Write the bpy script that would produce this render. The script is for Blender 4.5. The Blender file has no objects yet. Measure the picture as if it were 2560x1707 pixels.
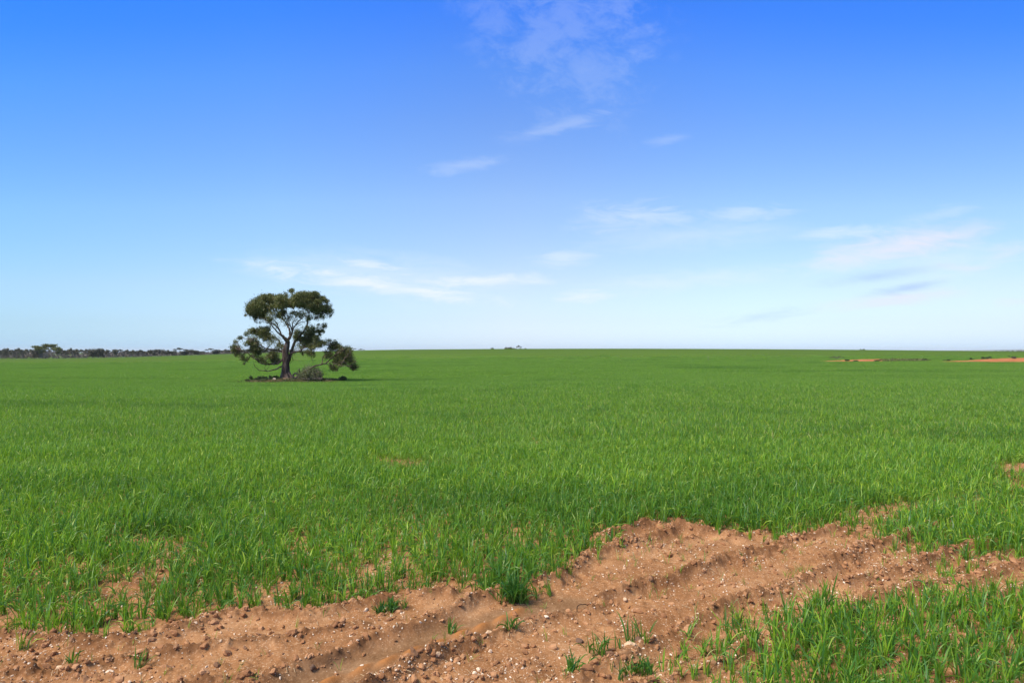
import bpy, bmesh, math, random
import numpy as np
from mathutils import Vector, Euler

random.seed(7)
rng = np.random.default_rng(11)
C = bpy.context.scene.collection
R = math.radians
HOR, FPX, CX, EYE = 878.0, 1707.0, 1280.0, 1.6      # horizon row, focal length, centre column of the 2560 px photo; eye height

# ------------------------------------------------------------------ camera
cam = bpy.data.cameras.new('camera')
cam.sensor_width = 36.0
cam.lens = 24.0
cam.shift_y = (HOR - 853.5) / 2560.0
cam.clip_start = 0.05
cam.clip_end = 60000
camo = bpy.data.objects.new('camera', cam)
C.objects.link(camo)
camo.location = (0, 0, EYE)
camo.rotation_euler = (R(90), 0, 0)
bpy.context.scene.camera = camo

# ------------------------------------------------------------------ light
SUN_EL, SUN_AZ = 54.0, -125.0        # elevation; azimuth from +Y (view direction), negative is to the left
sl = bpy.data.lights.new('sun', 'SUN')
sl.energy = 1.9
sl.angle = R(18)
sl.color = (1.0, 0.90, 0.74)
so = bpy.data.objects.new('sun', sl)
C.objects.link(so)
sd = Vector((math.sin(R(SUN_AZ)) * math.cos(R(SUN_EL)), math.cos(R(SUN_AZ)) * math.cos(R(SUN_EL)), math.sin(R(SUN_EL))))
so.rotation_euler = (-sd).to_track_quat('-Z', 'Y').to_euler()

vs = bpy.context.scene.view_settings
vs.view_transform = 'Standard'
vs.look = 'None'
vs.exposure = 1.7
vs.gamma = 1.0
vs.use_curve_mapping = False

# ------------------------------------------------------------------ sky
W = bpy.data.worlds.new('World')
bpy.context.scene.world = W
W.use_nodes = True
nt = W.node_tree
nt.nodes.clear()
L = nt.links.new


def N(tree, t, **kw):
    n = tree.nodes.new(t)
    for k, v in kw.items():
        setattr(n, k, v)
    return n


def setv(n, **kw):
    for k, v in kw.items():
        n.inputs[k.replace('_', ' ')].default_value = v
    return n


def mth(tree, op, a, b=None, c=None, clamp=False):
    n = tree.nodes.new('ShaderNodeMath')
    n.operation = op
    n.use_clamp = clamp
    for i, x in enumerate((a, b, c)):
        if x is None:
            continue
        if isinstance(x, (int, float)):
            n.inputs[i].default_value = x
        else:
            tree.links.new(x, n.inputs[i])
    return n.outputs[0]


def mixc(tree, fac, a, b, mode='MIX'):
    n = tree.nodes.new('ShaderNodeMix')
    n.data_type = 'RGBA'
    n.blend_type = mode
    for i, x in ((0, fac), (6, a), (7, b)):
        if isinstance(x, (int, float)):
            n.inputs[i].default_value = x
        elif isinstance(x, tuple):
            n.inputs[i].default_value = (*x[:3], 1)
        else:
            tree.links.new(x, n.inputs[i])
    return n.outputs[2]


def ramp(tree, fac, stops, interp='LINEAR'):
    n = tree.nodes.new('ShaderNodeValToRGB')
    n.color_ramp.interpolation = interp
    e = n.color_ramp.elements
    while len(e) > 1:
        e.remove(e[-1])
    for i, (p, c) in enumerate(stops):
        if i == 0:
            e[0].position = p
            x = e[0]
        else:
            x = e.new(p)
        x.color = (*c, 1) if len(c) == 3 else c
    if not isinstance(fac, (int, float)):
        tree.links.new(fac, n.inputs[0])
    return n.outputs[0]

sky = N(nt, 'ShaderNodeTexSky', sky_type='NISHITA', sun_disc=False)
sky.sun_elevation = R(SUN_EL)
sky.sun_rotation = R(SUN_AZ)
sky.altitude = 50
sky.air_density = 1.0
sky.dust_density = 0.6
sky.ozone_density = 1.6
tc = N(nt, 'ShaderNodeTexCoord')
sep = N(nt, 'ShaderNodeSeparateXYZ')
L(tc.outputs['Generated'], sep.inputs[0])
sx, sy, sz = sep.outputs

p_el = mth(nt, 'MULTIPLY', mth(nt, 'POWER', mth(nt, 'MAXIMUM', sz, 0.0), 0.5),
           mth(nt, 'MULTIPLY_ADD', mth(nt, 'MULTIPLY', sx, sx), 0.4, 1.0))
# grade of the clear sky by height: milky at the horizon, deep polarised blue higher up, unseen bright veil added overhead to whiten and lift the ground light
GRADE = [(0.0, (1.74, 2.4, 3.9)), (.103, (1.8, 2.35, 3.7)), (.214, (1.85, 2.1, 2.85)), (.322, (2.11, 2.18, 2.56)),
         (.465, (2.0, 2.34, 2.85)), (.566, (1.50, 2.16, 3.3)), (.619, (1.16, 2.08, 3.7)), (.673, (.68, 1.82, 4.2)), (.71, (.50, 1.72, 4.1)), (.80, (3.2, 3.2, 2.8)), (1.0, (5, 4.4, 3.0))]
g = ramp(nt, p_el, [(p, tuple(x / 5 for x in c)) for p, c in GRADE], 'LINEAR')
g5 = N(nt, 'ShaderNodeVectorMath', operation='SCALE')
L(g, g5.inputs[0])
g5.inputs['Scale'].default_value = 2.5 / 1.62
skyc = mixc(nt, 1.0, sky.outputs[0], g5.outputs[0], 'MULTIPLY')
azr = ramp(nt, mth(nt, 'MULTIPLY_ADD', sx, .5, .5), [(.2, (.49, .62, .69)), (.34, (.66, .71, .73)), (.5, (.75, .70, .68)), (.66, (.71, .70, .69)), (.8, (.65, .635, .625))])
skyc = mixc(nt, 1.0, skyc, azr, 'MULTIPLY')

# thin cirrus, laid out by direction (azimuth / height tangents)
fy = mth(nt, 'MAXIMUM', sy, 0.05)
cu = mth(nt, 'DIVIDE', sx, fy)
cv = mth(nt, 'DIVIDE', sz, fy)
cmb = N(nt, 'ShaderNodeCombineXYZ')
L(cu, cmb.inputs[0])
L(cv, cmb.inputs[1])
UV = cmb.outputs[0]


def sky_noise(scale, rot, stretch, detail=7, off=0.0, dist=0.4):
    m = N(nt, 'ShaderNodeMapping')
    m.inputs['Rotation'].default_value = (0, 0, R(rot))
    m.inputs['Scale'].default_value = (scale / stretch, scale, 1)
    m.inputs['Location'].default_value = (off, off * .7, off)
    L(UV, m.inputs[0])
    n = N(nt, 'ShaderNodeTexNoise')
    n.inputs['Scale'].default_value = 1.0
    n.inputs['Detail'].default_value = detail
    n.inputs['Roughness'].default_value = 0.68
    n.inputs['Distortion'].default_value = dist
    L(m.outputs[0], n.inputs['Vector'])
    return n.outputs[0]


n_fleece = sky_noise(26, 50, 1.5, 8, 3.1, .35)
n_streak = sky_noise(52, -9, 4.5, 8, 1.7, .9)
n_streakl = sky_noise(52, 9, 4.5, 8, 5.7, .9)
# x, y (photo px), half width, half height, tilt (deg, up to the right), strength, kind, colour
CLOUDS = [
    (1430, 60, 190, 170, 0, .13, 'f', 'w'), (1460, 170, 130, 130, 20, .11, 'f', 'w'), (1240, 20, 90, 80, 0, .10, 'f', 'w'),
    (1400, 315, 130, 20, 14, .2, 's', 'w'), (1660, 352, 60, 12, 10, .15, 's', 'w'), (1150, 415, 110, 18, 9, .2, 's', 'w'),
    (1620, 545, 170, 34, -2, .42, 's', 'w'), (1860, 535, 110, 22, 4, .36, 's', 'w'), (1560, 560, 120, 22, 8, .3, 's', 'w'),
    (2270, 610, 210, 36, 9, .9, 'm', 'p'), (2420, 585, 90, 34, 14, .5, 'm', 'p'), (2130, 580, 130, 14, 4, .45, 's', 'w'),
    (2350, 535, 110, 18, 12, .2, 's', 'w'),
    (2200, 690, 150, 16, 8, .75, 'm', 'b'), (2260, 722, 110, 14, 9, .75, 'm', 'b'),
    (2250, 745, 180, 20, 6, .8, 'm', 'p'), (2410, 672, 80, 12, -3, .4, 's', 'p'), (1900, 790, 110, 18, 8, .35, 's', 'b'),
    (900, 705, 280, 24, -8, .85, 'l', 'w'), (1060, 728, 130, 16, -4, .9, 'l', 'w'), (940, 668, 110, 14, -10, .7, 'l', 'w'),
    (1180, 702, 170, 18, 1, .8, 'l', 'w'), (1410, 650, 90, 22, -2, .5, 's', 'w'), (1460, 738, 75, 18, 2, .75, 's', 'w'),
    (2170, 640, 170, 40, 8, .4, 'm', 'w'), (2350, 655, 200, 60, 8, .35, 'm', 'w'), (1720, 590, 260, 40, 3, .3, 'm', 'w'), (950, 690, 320, 55, -5, .35, 'm', 'w'),
    (2540, 755, 50, 12, 5, .45, 's', 'p'), (2520, 625, 60, 26, 12, .3, 's', 'p'), (1740, 700, 300, 26, 5, .3, 's', 'w'),
]
CCOL = {'w': (8.6, 9.3, 10.2), 'p': (8.0, 8.2, 9.2), 'b': (4.4, 6.2, 9.2)}
CCOL = {k: tuple(x * 0.32 for x in v) for k, v in CCOL.items()}
col = skyc
for kindc in 'wpb':
    acc = None
    for (px, py, hw, hh, tilt, st, kd, cc) in CLOUDS:
        if cc != kindc:
            continue
        m = N(nt, 'ShaderNodeMapping', vector_type='TEXTURE')
        m.inputs['Location'].default_value = ((px - CX) / FPX, (HOR - py) / FPX, 0)
        m.inputs['Rotation'].default_value = (0, 0, R(tilt))
        m.inputs['Scale'].default_value = (hw * 1.45 / FPX, hh * 1.45 / FPX, 1)
        L(UV, m.inputs[0])
        ln = N(nt, 'ShaderNodeVectorMath', operation='LENGTH')
        L(m.outputs[0], ln.inputs[0])
        noi = {'m': n_streak, 'f': n_fleece, 's': n_streak, 'l': n_streakl}[kd]
        e = mth(nt, 'SUBTRACT', 1.0, ln.outputs['Value'])
        e = mth(nt, 'MULTIPLY_ADD', mth(nt, 'SUBTRACT', noi, .5), {'f': 4.2, 'm': 1.5}.get(kd, 2.5), e)
        mr = N(nt, 'ShaderNodeMapRange', interpolation_type='SMOOTHSTEP')
        mr.inputs['From Min'].default_value = .0
        mr.inputs['From Max'].default_value = 1.2
        mr.inputs['To Max'].default_value = st
        L(e, mr.inputs[0])
        r_ = mr.outputs[0]
        # fade out fully beyond 1.5 radii
        fd = N(nt, 'ShaderNodeMapRange', interpolation_type='SMOOTHSTEP')
        fd.inputs['From Min'].default_value = 1.5
        fd.inputs['From Max'].default_value = .6
        L(ln.outputs['Value'], fd.inputs[0])
        r_ = mth(nt, 'MULTIPLY', r_, fd.outputs[0])
        acc = r_ if acc is None else mth(nt, 'MAXIMUM', acc, r_)
    front = mth(nt, 'GREATER_THAN', sy, 0.05)
    acc = mth(nt, 'MULTIPLY', acc, front)
    col = mixc(nt, acc, col, CCOL[kindc])
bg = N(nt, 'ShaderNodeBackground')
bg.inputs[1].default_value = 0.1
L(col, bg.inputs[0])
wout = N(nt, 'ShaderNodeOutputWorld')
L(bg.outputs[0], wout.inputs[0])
W.cycles.sampling_method = 'MANUAL'
W.cycles.sample_map_resolution = 1024


# ------------------------------------------------------------------ helpers
def mat(name):
    m = bpy.data.materials.new(name)
    m.use_nodes = True
    m.node_tree.nodes.clear()
    return m, m.node_tree


def finish(tree, shader, disp=None):
    o = tree.nodes.new('ShaderNodeOutputMaterial')
    tree.links.new(shader, o.inputs[0])


def prin(tree, color, rough=.8, spec=.3, normal=None, sheen=None):
    b = tree.nodes.new('ShaderNodeBsdfPrincipled')
    if isinstance(color, tuple):
        b.inputs['Base Color'].default_value = (*color, 1)
    else:
        tree.links.new(color, b.inputs['Base Color'])
    if isinstance(rough, (int, float)):
        b.inputs['Roughness'].default_value = rough
    else:
        tree.links.new(rough, b.inputs['Roughness'])
    b.inputs['Specular IOR Level'].default_value = spec
    if normal is not None:
        tree.links.new(normal, b.inputs['Normal'])
    return b.outputs[0]


def noise(tree, scale, detail=4, rough=.55, vec=None, dist=0.0):
    n = tree.nodes.new('ShaderNodeTexNoise')
    n.inputs['Scale'].default_value = scale
    n.inputs['Detail'].default_value = detail
    n.inputs['Roughness'].default_value = rough
    n.inputs['Distortion'].default_value = dist
    if vec is None:
        t = tree.nodes.new('ShaderNodeTexCoord')
        vec = t.outputs['Object']
    tree.links.new(vec, n.inputs['Vector'])
    return n.outputs[0]


def attr(tree, name, kind='GEOMETRY'):
    a = tree.nodes.new('ShaderNodeAttribute')
    a.attribute_type = kind
    a.attribute_name = name
    return a


def rng_map(tree, x, a, b, c=0.0, d=1.0, smooth=False):
    n = tree.nodes.new('ShaderNodeMapRange')
    if smooth:
        n.interpolation_type = 'SMOOTHSTEP'
    for k, v in zip(('From Min', 'From Max', 'To Min', 'To Max'), (a, b, c, d)):
        n.inputs[k].default_value = v
    tree.links.new(x, n.inputs[0])
    return n.outputs[0]


def bump(tree, h, strength=.5, dist=.01):
    b = tree.nodes.new('ShaderNodeBump')
    b.inputs['Strength'].default_value = strength
    b.inputs['Distance'].default_value = dist
    tree.links.new(h, b.inputs['Height'])
    return b.outputs[0]


def mesh_np(name, V, F, material=None, attrs=None, smooth=False):
    """V (n,3); F (m,3) or (m,4) array, or list of such arrays"""
    me = bpy.data.meshes.new(name)
    V = np.asarray(V, dtype=np.float32)
    Fs = [np.asarray(f, dtype=np.int32) for f in (F if isinstance(F, list) else [F])]
    me.vertices.add(len(V))
    me.vertices.foreach_set('co', V.ravel())
    idx = np.concatenate([f.ravel() for f in Fs])
    tot = np.concatenate([np.full(len(f), f.shape[1], np.int32) for f in Fs])
    st = np.concatenate([[0], np.cumsum(tot)[:-1]]).astype(np.int32)
    me.loops.add(len(idx))
    me.loops.foreach_set('vertex_index', idx)
    me.polygons.add(len(tot))
    me.polygons.foreach_set('loop_start', st)
    me.polygons.foreach_set('loop_total', tot)
    if smooth:
        me.polygons.foreach_set('use_smooth', np.ones(len(tot), bool))
    me.update(calc_edges=True)
    for k, v in (attrs or {}).items():
        a = me.attributes.new(k, 'FLOAT', 'POINT')
        a.data.foreach_set('value', np.asarray(v, np.float32))
    if material:
        me.materials.append(material)
    return me


def link(name, me, parent=None):
    o = bpy.data.objects.new(name, me)
    C.objects.link(o)
    if parent:
        o.parent = parent
    return o


def tag(o, label=None, cat=None, group=None, kind=None):
    for k, v in (('label', label), ('category', cat), ('group', group), ('kind', kind)):
        if v:
            o[k] = v
    return o


def empty(name, loc, rz=0.0):
    o = bpy.data.objects.new(name, None)
    o.location = loc
    o.rotation_euler = (0, 0, rz)
    o.empty_display_size = .2
    C.objects.link(o)
    return o


def _hash(i, j, seed):
    n = (i.astype(np.int64) * 374761393 + j.astype(np.int64) * 668265263 + seed * 1442695041) & 0x7fffffff
    n = ((n ^ (n >> 13)) * 1274126177) & 0x7fffffff
    return ((n ^ (n >> 16)) & 0xffffff) / float(0xffffff)


def vnoise(x, y, seed=0):
    i, j = np.floor(x), np.floor(y)
    fx, fy_ = x - i, y - j
    fx = fx * fx * fx * (fx * (fx * 6 - 15) + 10)
    fy_ = fy_ * fy_ * fy_ * (fy_ * (fy_ * 6 - 15) + 10)
    i, j = i.astype(np.int64), j.astype(np.int64)
    a, b = _hash(i, j, seed), _hash(i + 1, j, seed)
    c, d = _hash(i, j + 1, seed), _hash(i + 1, j + 1, seed)
    return (a + (b - a) * fx) * (1 - fy_) + (c + (d - c) * fx) * fy_


def fbm(x, y, octv=4, seed=0, gain=.5, lac=2.03):
    s, a, t = 0, 1.0, 0
    for k in range(octv):
        s = s + a * (vnoise(x, y, seed + k * 17) - .5)
        t += a
        a *= gain
        c_, s_ = .8, .6
        x, y = (x * c_ - y * s_) * lac + 5.2, (x * s_ + y * c_) * lac + 1.3
    return s / t * 2     # about -1..1


def sstep(a, b, x):
    t = np.clip((x - a) / (b - a), 0, 1)
    return t * t * (3 - 2 * t)


# ------------------------------------------------------------------ terrain
# height read as "rows below the horizon" at a set of depths, for five bearings; gently rolling paddock
TY = np.array([1.0, 10, 30, 65, 100, 150, 220, 300, 380, 450, 560, 800, 1500, 3000, 60000.])
TX = np.array([-2400, -300, 200, 715, 1000, 1500, 2070, 2560, 3200, 5200.])
TK = {
    -2400: [2731, 273, 105, 69, 54, 41, 30, 24, 20, 17.5, 15, 12, 9, 6, 1],
    -300: [2731, 273, 105, 72, 54, 41, 30, 24, 20, 17.5, 15, 12, 9, 6, 1],
    200: [2731, 273, 104, 76, 53, 41, 30, 23.5, 19.5, 17, 15, 12, 9, 6, 1],
    715: [2731, 273, 104, 77.5, 50, 37, 24, 13, 5.5, 3, 4, 7, 9, 6, 1],
    1000: [2731, 273, 101, 75, 48, 34, 19, 6, -1, -4, -2, 4, 9, 6, 1],
    1500: [2731, 273, 97, 67, 46, 32, 16, 2.5, -4.5, -6.5, -4, 3, 9, 6, 1],
    2070: [2731, 273, 94, 62, 42, 27, 15, 3, -2, -4.2, -2, 4, 9, 6, 1],
    2560: [2731, 273, 92, 60, 41, 26.5, 13.5, 6, 2, .3, 2, 6, 9, 6, 1],
    3200: [2731, 273, 92, 60, 41, 27, 14, 8, 5, 4, 5, 7, 9, 6, 1],
    5200: [2731, 273, 92, 60, 41, 27, 14, 8, 5, 4, 5, 7, 9, 6, 1],
}
TZ = np.array([[EYE - k * y / FPX for k, y in zip(TK[int(c)], TY)] for c in TX])
TZ[:, 0] = 0.0
TZ[:, 1] = 0.0
TLY = np.log(TY)
TU = (TX - CX) / FPX


def catmull(p0, p1, p2, p3, t):
    return p1 + .5 * t * (p2 - p0 + t * (2 * p0 - 5 * p1 + 4 * p2 - p3 + t * (3 * (p1 - p2) + p3 - p0)))


def macro(X, Y):
    X, Y = np.asarray(X, float), np.asarray(Y, float)
    Yc = np.clip(Y, 1.01, 59000)
    u = np.clip(X / np.maximum(Yc, 6), TU[0] + 1e-4, TU[-1] - 1e-4)
    ly = np.log(Yc)
    j = np.clip(np.searchsorted(TLY, ly) - 1, 0, len(TY) - 2)
    t = (ly - TLY[j]) / (TLY[j + 1] - TLY[j])
    i = np.clip(np.searchsorted(TU, u) - 1, 0, len(TU) - 2)
    s = (u - TU[i]) / (TU[i + 1] - TU[i])
    ny, nx = len(TY) - 1, len(TU) - 1

    def row(ii):
        ii = np.clip(ii, 0, nx)
        # monotone-ish cubic in log depth
        f = [TZ[ii, np.clip(j + d, 0, ny)] for d in (-1, 0, 1, 2)]
        c = catmull(*f, t)
        lin = f[1] * (1 - t) + f[2] * t
        return np.where(Y < 30, f[1] + (f[2] - f[1]) * t * t * (3 - 2 * t) if False else lin, c)
    a = [row(i + d) for d in (-1, 0, 1, 2)]
    z = catmull(*a, s)
    # litter and earth banked up round the lone gum
    md = np.hypot((X + 21.5 - .9) / 5.4, (Y - 65 + .1) / 2.6)
    return z + .32 * sstep(1.25, .45, md)


def G(px, py):
    """ground point seen at photo pixel (px, py) on the level ground near the camera"""
    Y = EYE * FPX / (py - HOR)
    return ((px - CX) / FPX * Y, Y)


def poly_in(X, Y, P):
    P = np.asarray(P, float)
    ins = np.zeros(X.shape, bool)
    n = len(P)
    for a in range(n):
        x1, y1 = P[a]
        x2, y2 = P[(a + 1) % n]
        if y1 == y2:
            continue
        c = ((y1 > Y) != (y2 > Y)) & (X < (x2 - x1) * (Y - y1) / (y2 - y1) + x1)
        ins ^= c
    return ins


def gp(L_):
    return [G(*p) for p in L_]


RIDGES = [   # wheel ruts and drill berms: photo pixels of the crest, height (m), half width (m)
    ([(700, 1690), (811, 1652), (945, 1595), (1030, 1567), (1118, 1533), (1183, 1506), (1260, 1488)], .055, .075),
    ([(900, 1740), (965, 1705), (1099, 1652), (1183, 1613), (1290, 1583), (1374, 1552), (1450, 1537), (1530, 1515)], .062, .07),
    ([(1330, 1470), (1397, 1453), (1470, 1388), (1604, 1353), (1700, 1326), (1850, 1345)], .060, .09),
    ([(1412, 1525), (1481, 1506), (1642, 1468), (1700, 1445), (1823, 1406), (1900, 1386), (1977, 1348), (2120, 1330)], .065, .08),
    ([(1431, 1701), (1565, 1640), (1695, 1590), (1757, 1549), (1823, 1518), (1931, 1495), (2008, 1445), (2070, 1425), (2136, 1386), (2241, 1355), (2380, 1320)], .075, .085),
    ([(2113, 1464), (2241, 1437), (2376, 1386), (2560, 1345), (2700, 1320)], .060, .08),
    ([(1850, 1640), (2000, 1560), (2241, 1480), (2395, 1448), (2560, 1410), (2800, 1380)], .040, .08),
    ([(-200, 1600), (0, 1590), (230, 1613), (330, 1605), (574, 1545), (765, 1537), (950, 1505), (1110, 1485)], .045, .11),
    ([(-100, 1690), (120, 1680), (330, 1650), (520, 1625), (700, 1600), (900, 1560)], .035, .07),
    ([(150, 1750), (400, 1725), (640, 1700), (823, 1640)], .035, .07),
    ([(1500, 1345), (1640, 1312), (1740, 1330)], .04, .10),
    ([(1500, 1760), (1700, 1690), (1850, 1640)], .04, .08),
]


def seg_dist(X, Y, P):
    d = np.full(X.shape, 1e9)
    for (x1, y1), (x2, y2) in zip(P[:-1], P[1:]):
        dx, dy = x2 - x1, y2 - y1
        t = np.clip(((X - x1) * dx + (Y - y1) * dy) / (dx * dx + dy * dy), 0, 1)
        d = np.minimum(d, np.hypot(X - x1 - t * dx, Y - y1 - t * dy))
    return d


_fx = np.linspace(-14, 20, 1400)
_fd = .18 + .62 * sstep(-1.7, -.3, _fx) - .34 * sstep(1.0, 5.0, _fx)
_ff = np.concatenate([[0], np.cumsum((_fd[1:] + _fd[:-1]) / 2 * np.diff(_fx))])


def furrow(X, Y):
    """phase of the drill furrows, which swing round to follow the wheel tracks; 1 on a crest, -1 in a hollow"""
    d = np.interp(X, _fx, _fd)
    q = (Y - np.interp(X, _fx, _ff)) / np.sqrt(1 + d * d)
    q = q + .05 * fbm(X * .9, Y * .9, 2, 31) + .022 * fbm(X * 4, Y * 4, 2, 33)
    s_ = np.cos(q * 2 * math.pi / .235)
    s_ = np.where(s_ > 0, s_ ** 1.6, -.35 * (-s_) ** .8) if False else 2 * ((s_ + 1) / 2) ** 2.4 - .75
    amp = .55 + .9 * fbm(X * .8 + 7, Y * .8, 2, 35)
    return s_ * np.clip(amp, .15, 1)


def micro(X, Y, want_mask=False):
    """small relief of the bare ground: berms, ruts, clods, tyre lugs (metres)"""
    X, Y = np.asarray(X, float), np.asarray(Y, float)
    near = sstep(16, 9, Y)
    wx = X + .05 * fbm(X * 3.1, Y * 3.1, 3, 5)
    wy = Y + .05 * fbm(X * 3.1 + 9, Y * 3.1, 3, 6)
    h = np.zeros_like(X)
    ridge = np.zeros_like(X)
    m_ = Y < 11
    if m_.any():
        xs, ys = wx[m_], wy[m_]
        hh = np.zeros_like(xs)
        rr = np.zeros_like(xs)
        for P, a, w in RIDGES:
            d = seg_dist(xs, ys, gp(P))
            w = w * .62
            g_ = np.exp(-(d / w) ** 2)
            brk = .75 + .6 * fbm(xs * 2.3, ys * 2.3, 2, int(a * 1e4) + len(P))
            hh = hh + a * g_ * brk - .30 * a * np.exp(-((d - 2.3 * w) / w) ** 2)
            rr = np.maximum(rr, g_)
        h[m_] = hh
        ridge[m_] = rr
    # shallow drill furrows continuing through the crop
    fur = furrow(X, Y)
    # tyre print: smooth damp strip with lug marks
    wj = .05 * fbm(X * 5, Y * 5, 3, 39)
    P1 = gp([(740, 1715), (903, 1650), (1100, 1585), (1290, 1530), (1420, 1500)])
    dp = seg_dist(X, Y, P1) + wj
    tyre = sstep(.20, .10, dp)
    lug = np.zeros_like(X)
    for (px, py) in [(1290, 1524), (1252, 1541), (1202, 1560), (1152, 1575), (1095, 1598), (1030, 1618), (965, 1640), (903, 1662), (819, 1692)]:
        gx, gy = G(px, py)
        a_ = R(62)
        ex = ((X - gx) * math.cos(a_) + (Y - gy) * math.sin(a_)) / .085
        ey = (-(X - gx) * math.sin(a_) + (Y - gy) * math.cos(a_)) / .035
        lug = np.maximum(lug, np.exp(-(ex ** 2 + ey ** 2)))
        gx2, gy2 = gx + .10, gy - .19
        a_ = R(-4)
        ex = ((X - gx2) * math.cos(a_) + (Y - gy2) * math.sin(a_)) / .09
        ey = (-(X - gx2) * math.sin(a_) + (Y - gy2) * math.cos(a_)) / .022
        lug = np.maximum(lug, .4 * np.exp(-(ex ** 2 + ey ** 2)))
    smooth_ = np.clip(tyre, 0, 1)
    cl = fbm(X * 9, Y * 9, 3, 41)
    clod = np.maximum(fbm(X * 22, Y * 22, 4, 43, .6), -.1)
    fine = fbm(X * 70, Y * 70, 2, 47)
    lump = np.maximum(0, fbm(X * 15, Y * 15, 3, 43, .55)) + .55 * np.maximum(0, fbm(X * 38 + 3, Y * 38, 2, 44, .5))
    rough = (.22 + 1.0 * np.maximum(ridge, .62 * np.clip(fur, 0, 1)) + .5 * sstep(.0, .35, fbm(X * 1.7, Y * 1.7, 3, 51))) * (1 - .80 * smooth_)
    h = h * (1 - .6 * smooth_) + near * (.010 * fbm(X * 1.3, Y * 1.3, 3, 37) + .015 * fur * (1 - smooth_) + .006 * fbm(X * 7, Y * 7, 2, 38) * smooth_ + .0025 * fbm(X * 34, Y * 34, 3, 36) * smooth_ + .007 * cl * (1 - .7 * smooth_) + rough * (.030 * lump + .006 * fine + .010 * clod))
    h = h - .030 * smooth_ + .030 * lug * smooth_ * .85
    h = h * near
    if want_mask:
        return h, np.maximum(ridge, .75 * np.clip(fur, 0, 1) * (1 - smooth_)) * near, smooth_ * near, lug
    return h


def ground(X, Y):
    return macro(X, Y) + micro(X, Y)


# pixel outlines (feet of the plants) turned into plan shapes
BARE = gp([(-400, 1572), (0, 1578), (109, 1604), (326, 1598), (381, 1589), (468, 1545), (653, 1524), (762, 1535), (827, 1524),
           (925, 1491), (1088, 1480), (1252, 1500), (1325, 1500), (1382, 1458), (1426, 1404), (1545, 1362), (1485, 1346),
           (1633, 1302), (1698, 1309), (1828, 1335), (1948, 1346), (2035, 1317), (2070, 1340), (2120, 1372), (2240, 1372), (2400, 1392),
           (2560, 1388), (2800, 1375), (3300, 1360), (3300, 1470), (2800, 1470), (2560, 1480), (2300, 1498), (2100, 1520), (1950, 1550), (1880, 1620),
           (1850, 1720), (1830, 2600), (-2600, 2600), (-2600, 1590)])
SPARSE = [  # (outline, density)
    (gp([(1640, 1600), (1900, 1540), (1960, 1560), (1880, 1900), (1500, 1900), (1560, 1700)]), .60),
    (gp([(2035, 1317), (2177, 1273), (2286, 1252), (2351, 1268), (2240, 1330), (2250, 1376), (2100, 1380)]), .50),
    (gp([(2240, 1300), (2560, 1220), (2900, 1180), (2900, 1378), (2560, 1388), (2400, 1392), (2240, 1372)]), .86),
    (gp([(2455, 1192), (2490, 1166), (2560, 1156), (2660, 1150), (2690, 1180), (2560, 1198)]), .33),
    (gp([(2480, 1215), (2560, 1200), (2800, 1190), (2800, 1225), (2560, 1240)]), .35),
    (gp([(2340, 1270), (2200, 1290), (2120, 1310), (2200, 1322), (2400, 1262), (2500, 1215), (2440, 1225)]), .35),
    (gp([(-400, 1440), (0, 1440), (500, 1440), (900, 1420), (1100, 1440), (1250, 1470), (1088, 1480), (925, 1491), (827, 1524),
         (653, 1524), (468, 1545), (381, 1589), (326, 1598), (109, 1604), (0, 1578), (-400, 1572)]), .96),
    (gp([(1500, 1330), (2560, 1300), (2560, 1480), (2100, 1520), (1900, 1560), (1700, 1600), (1640, 1520)]), -.26),
    (gp([(2230, 1370), (3300, 1350), (3300, 1475), (2560, 1482), (2330, 1470)]), -.42),
    (gp([(1900, 1580), (2100, 1528), (2560, 1486), (3000, 1470), (3000, 2600), (1860, 2600)]), .93),
    (gp([(1060, 1172), (1072, 1164), (1098, 1165), (1105, 1174), (1085, 1180)]), .0),
    (gp([(905, 1150), (960, 1146), (1180, 1172), (1200, 1182), (1000, 1180)]), .5),
    (gp([(268, 1372), (300, 1352), (372, 1352), (372, 1372), (320, 1380)]), .05),
    (gp([(385, 1372), (440, 1356), (490, 1362), (470, 1385), (410, 1390)]), .15),
    (gp([(105, 1450), (170, 1425), (200, 1440), (150, 1465)]), .15),
    (gp([(700, 1400), (735, 1385), (760, 1400), (720, 1415)]), .2),
    (gp([(290, 1470), (350, 1455), (380, 1480), (320, 1500)]), .15),
    (gp([(600, 1480), (690, 1460), (780, 1470), (700, 1500)]), .2),
    (gp([(880, 1410), (980, 1418), (990, 1450), (900, 1455)]), .22),
]
DARK = [(390, 1345, .26, .12), (1280, 1500, .06, .10), (765, 1455, .12, .08), (1255, 1465, .08, .06), (560, 1380, .15, .08)]


def density(X, Y):
    m_ = np.asarray(Y) < 12
    D = density0(X, Y)
    if m_.any():
        x, y = X[m_], Y[m_]
        s_ = D[m_] * 1.0
        for a_ in (.4, 1.97, 3.5, 5.1):
            s_ = s_ + density0(x + .17 * math.cos(a_), y + .17 * math.sin(a_))
        s_ = s_ / 5
        D[m_] = np.where(s_ < .9, s_ * (.35 + .65 * s_) + .012, s_)
    return D


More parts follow.
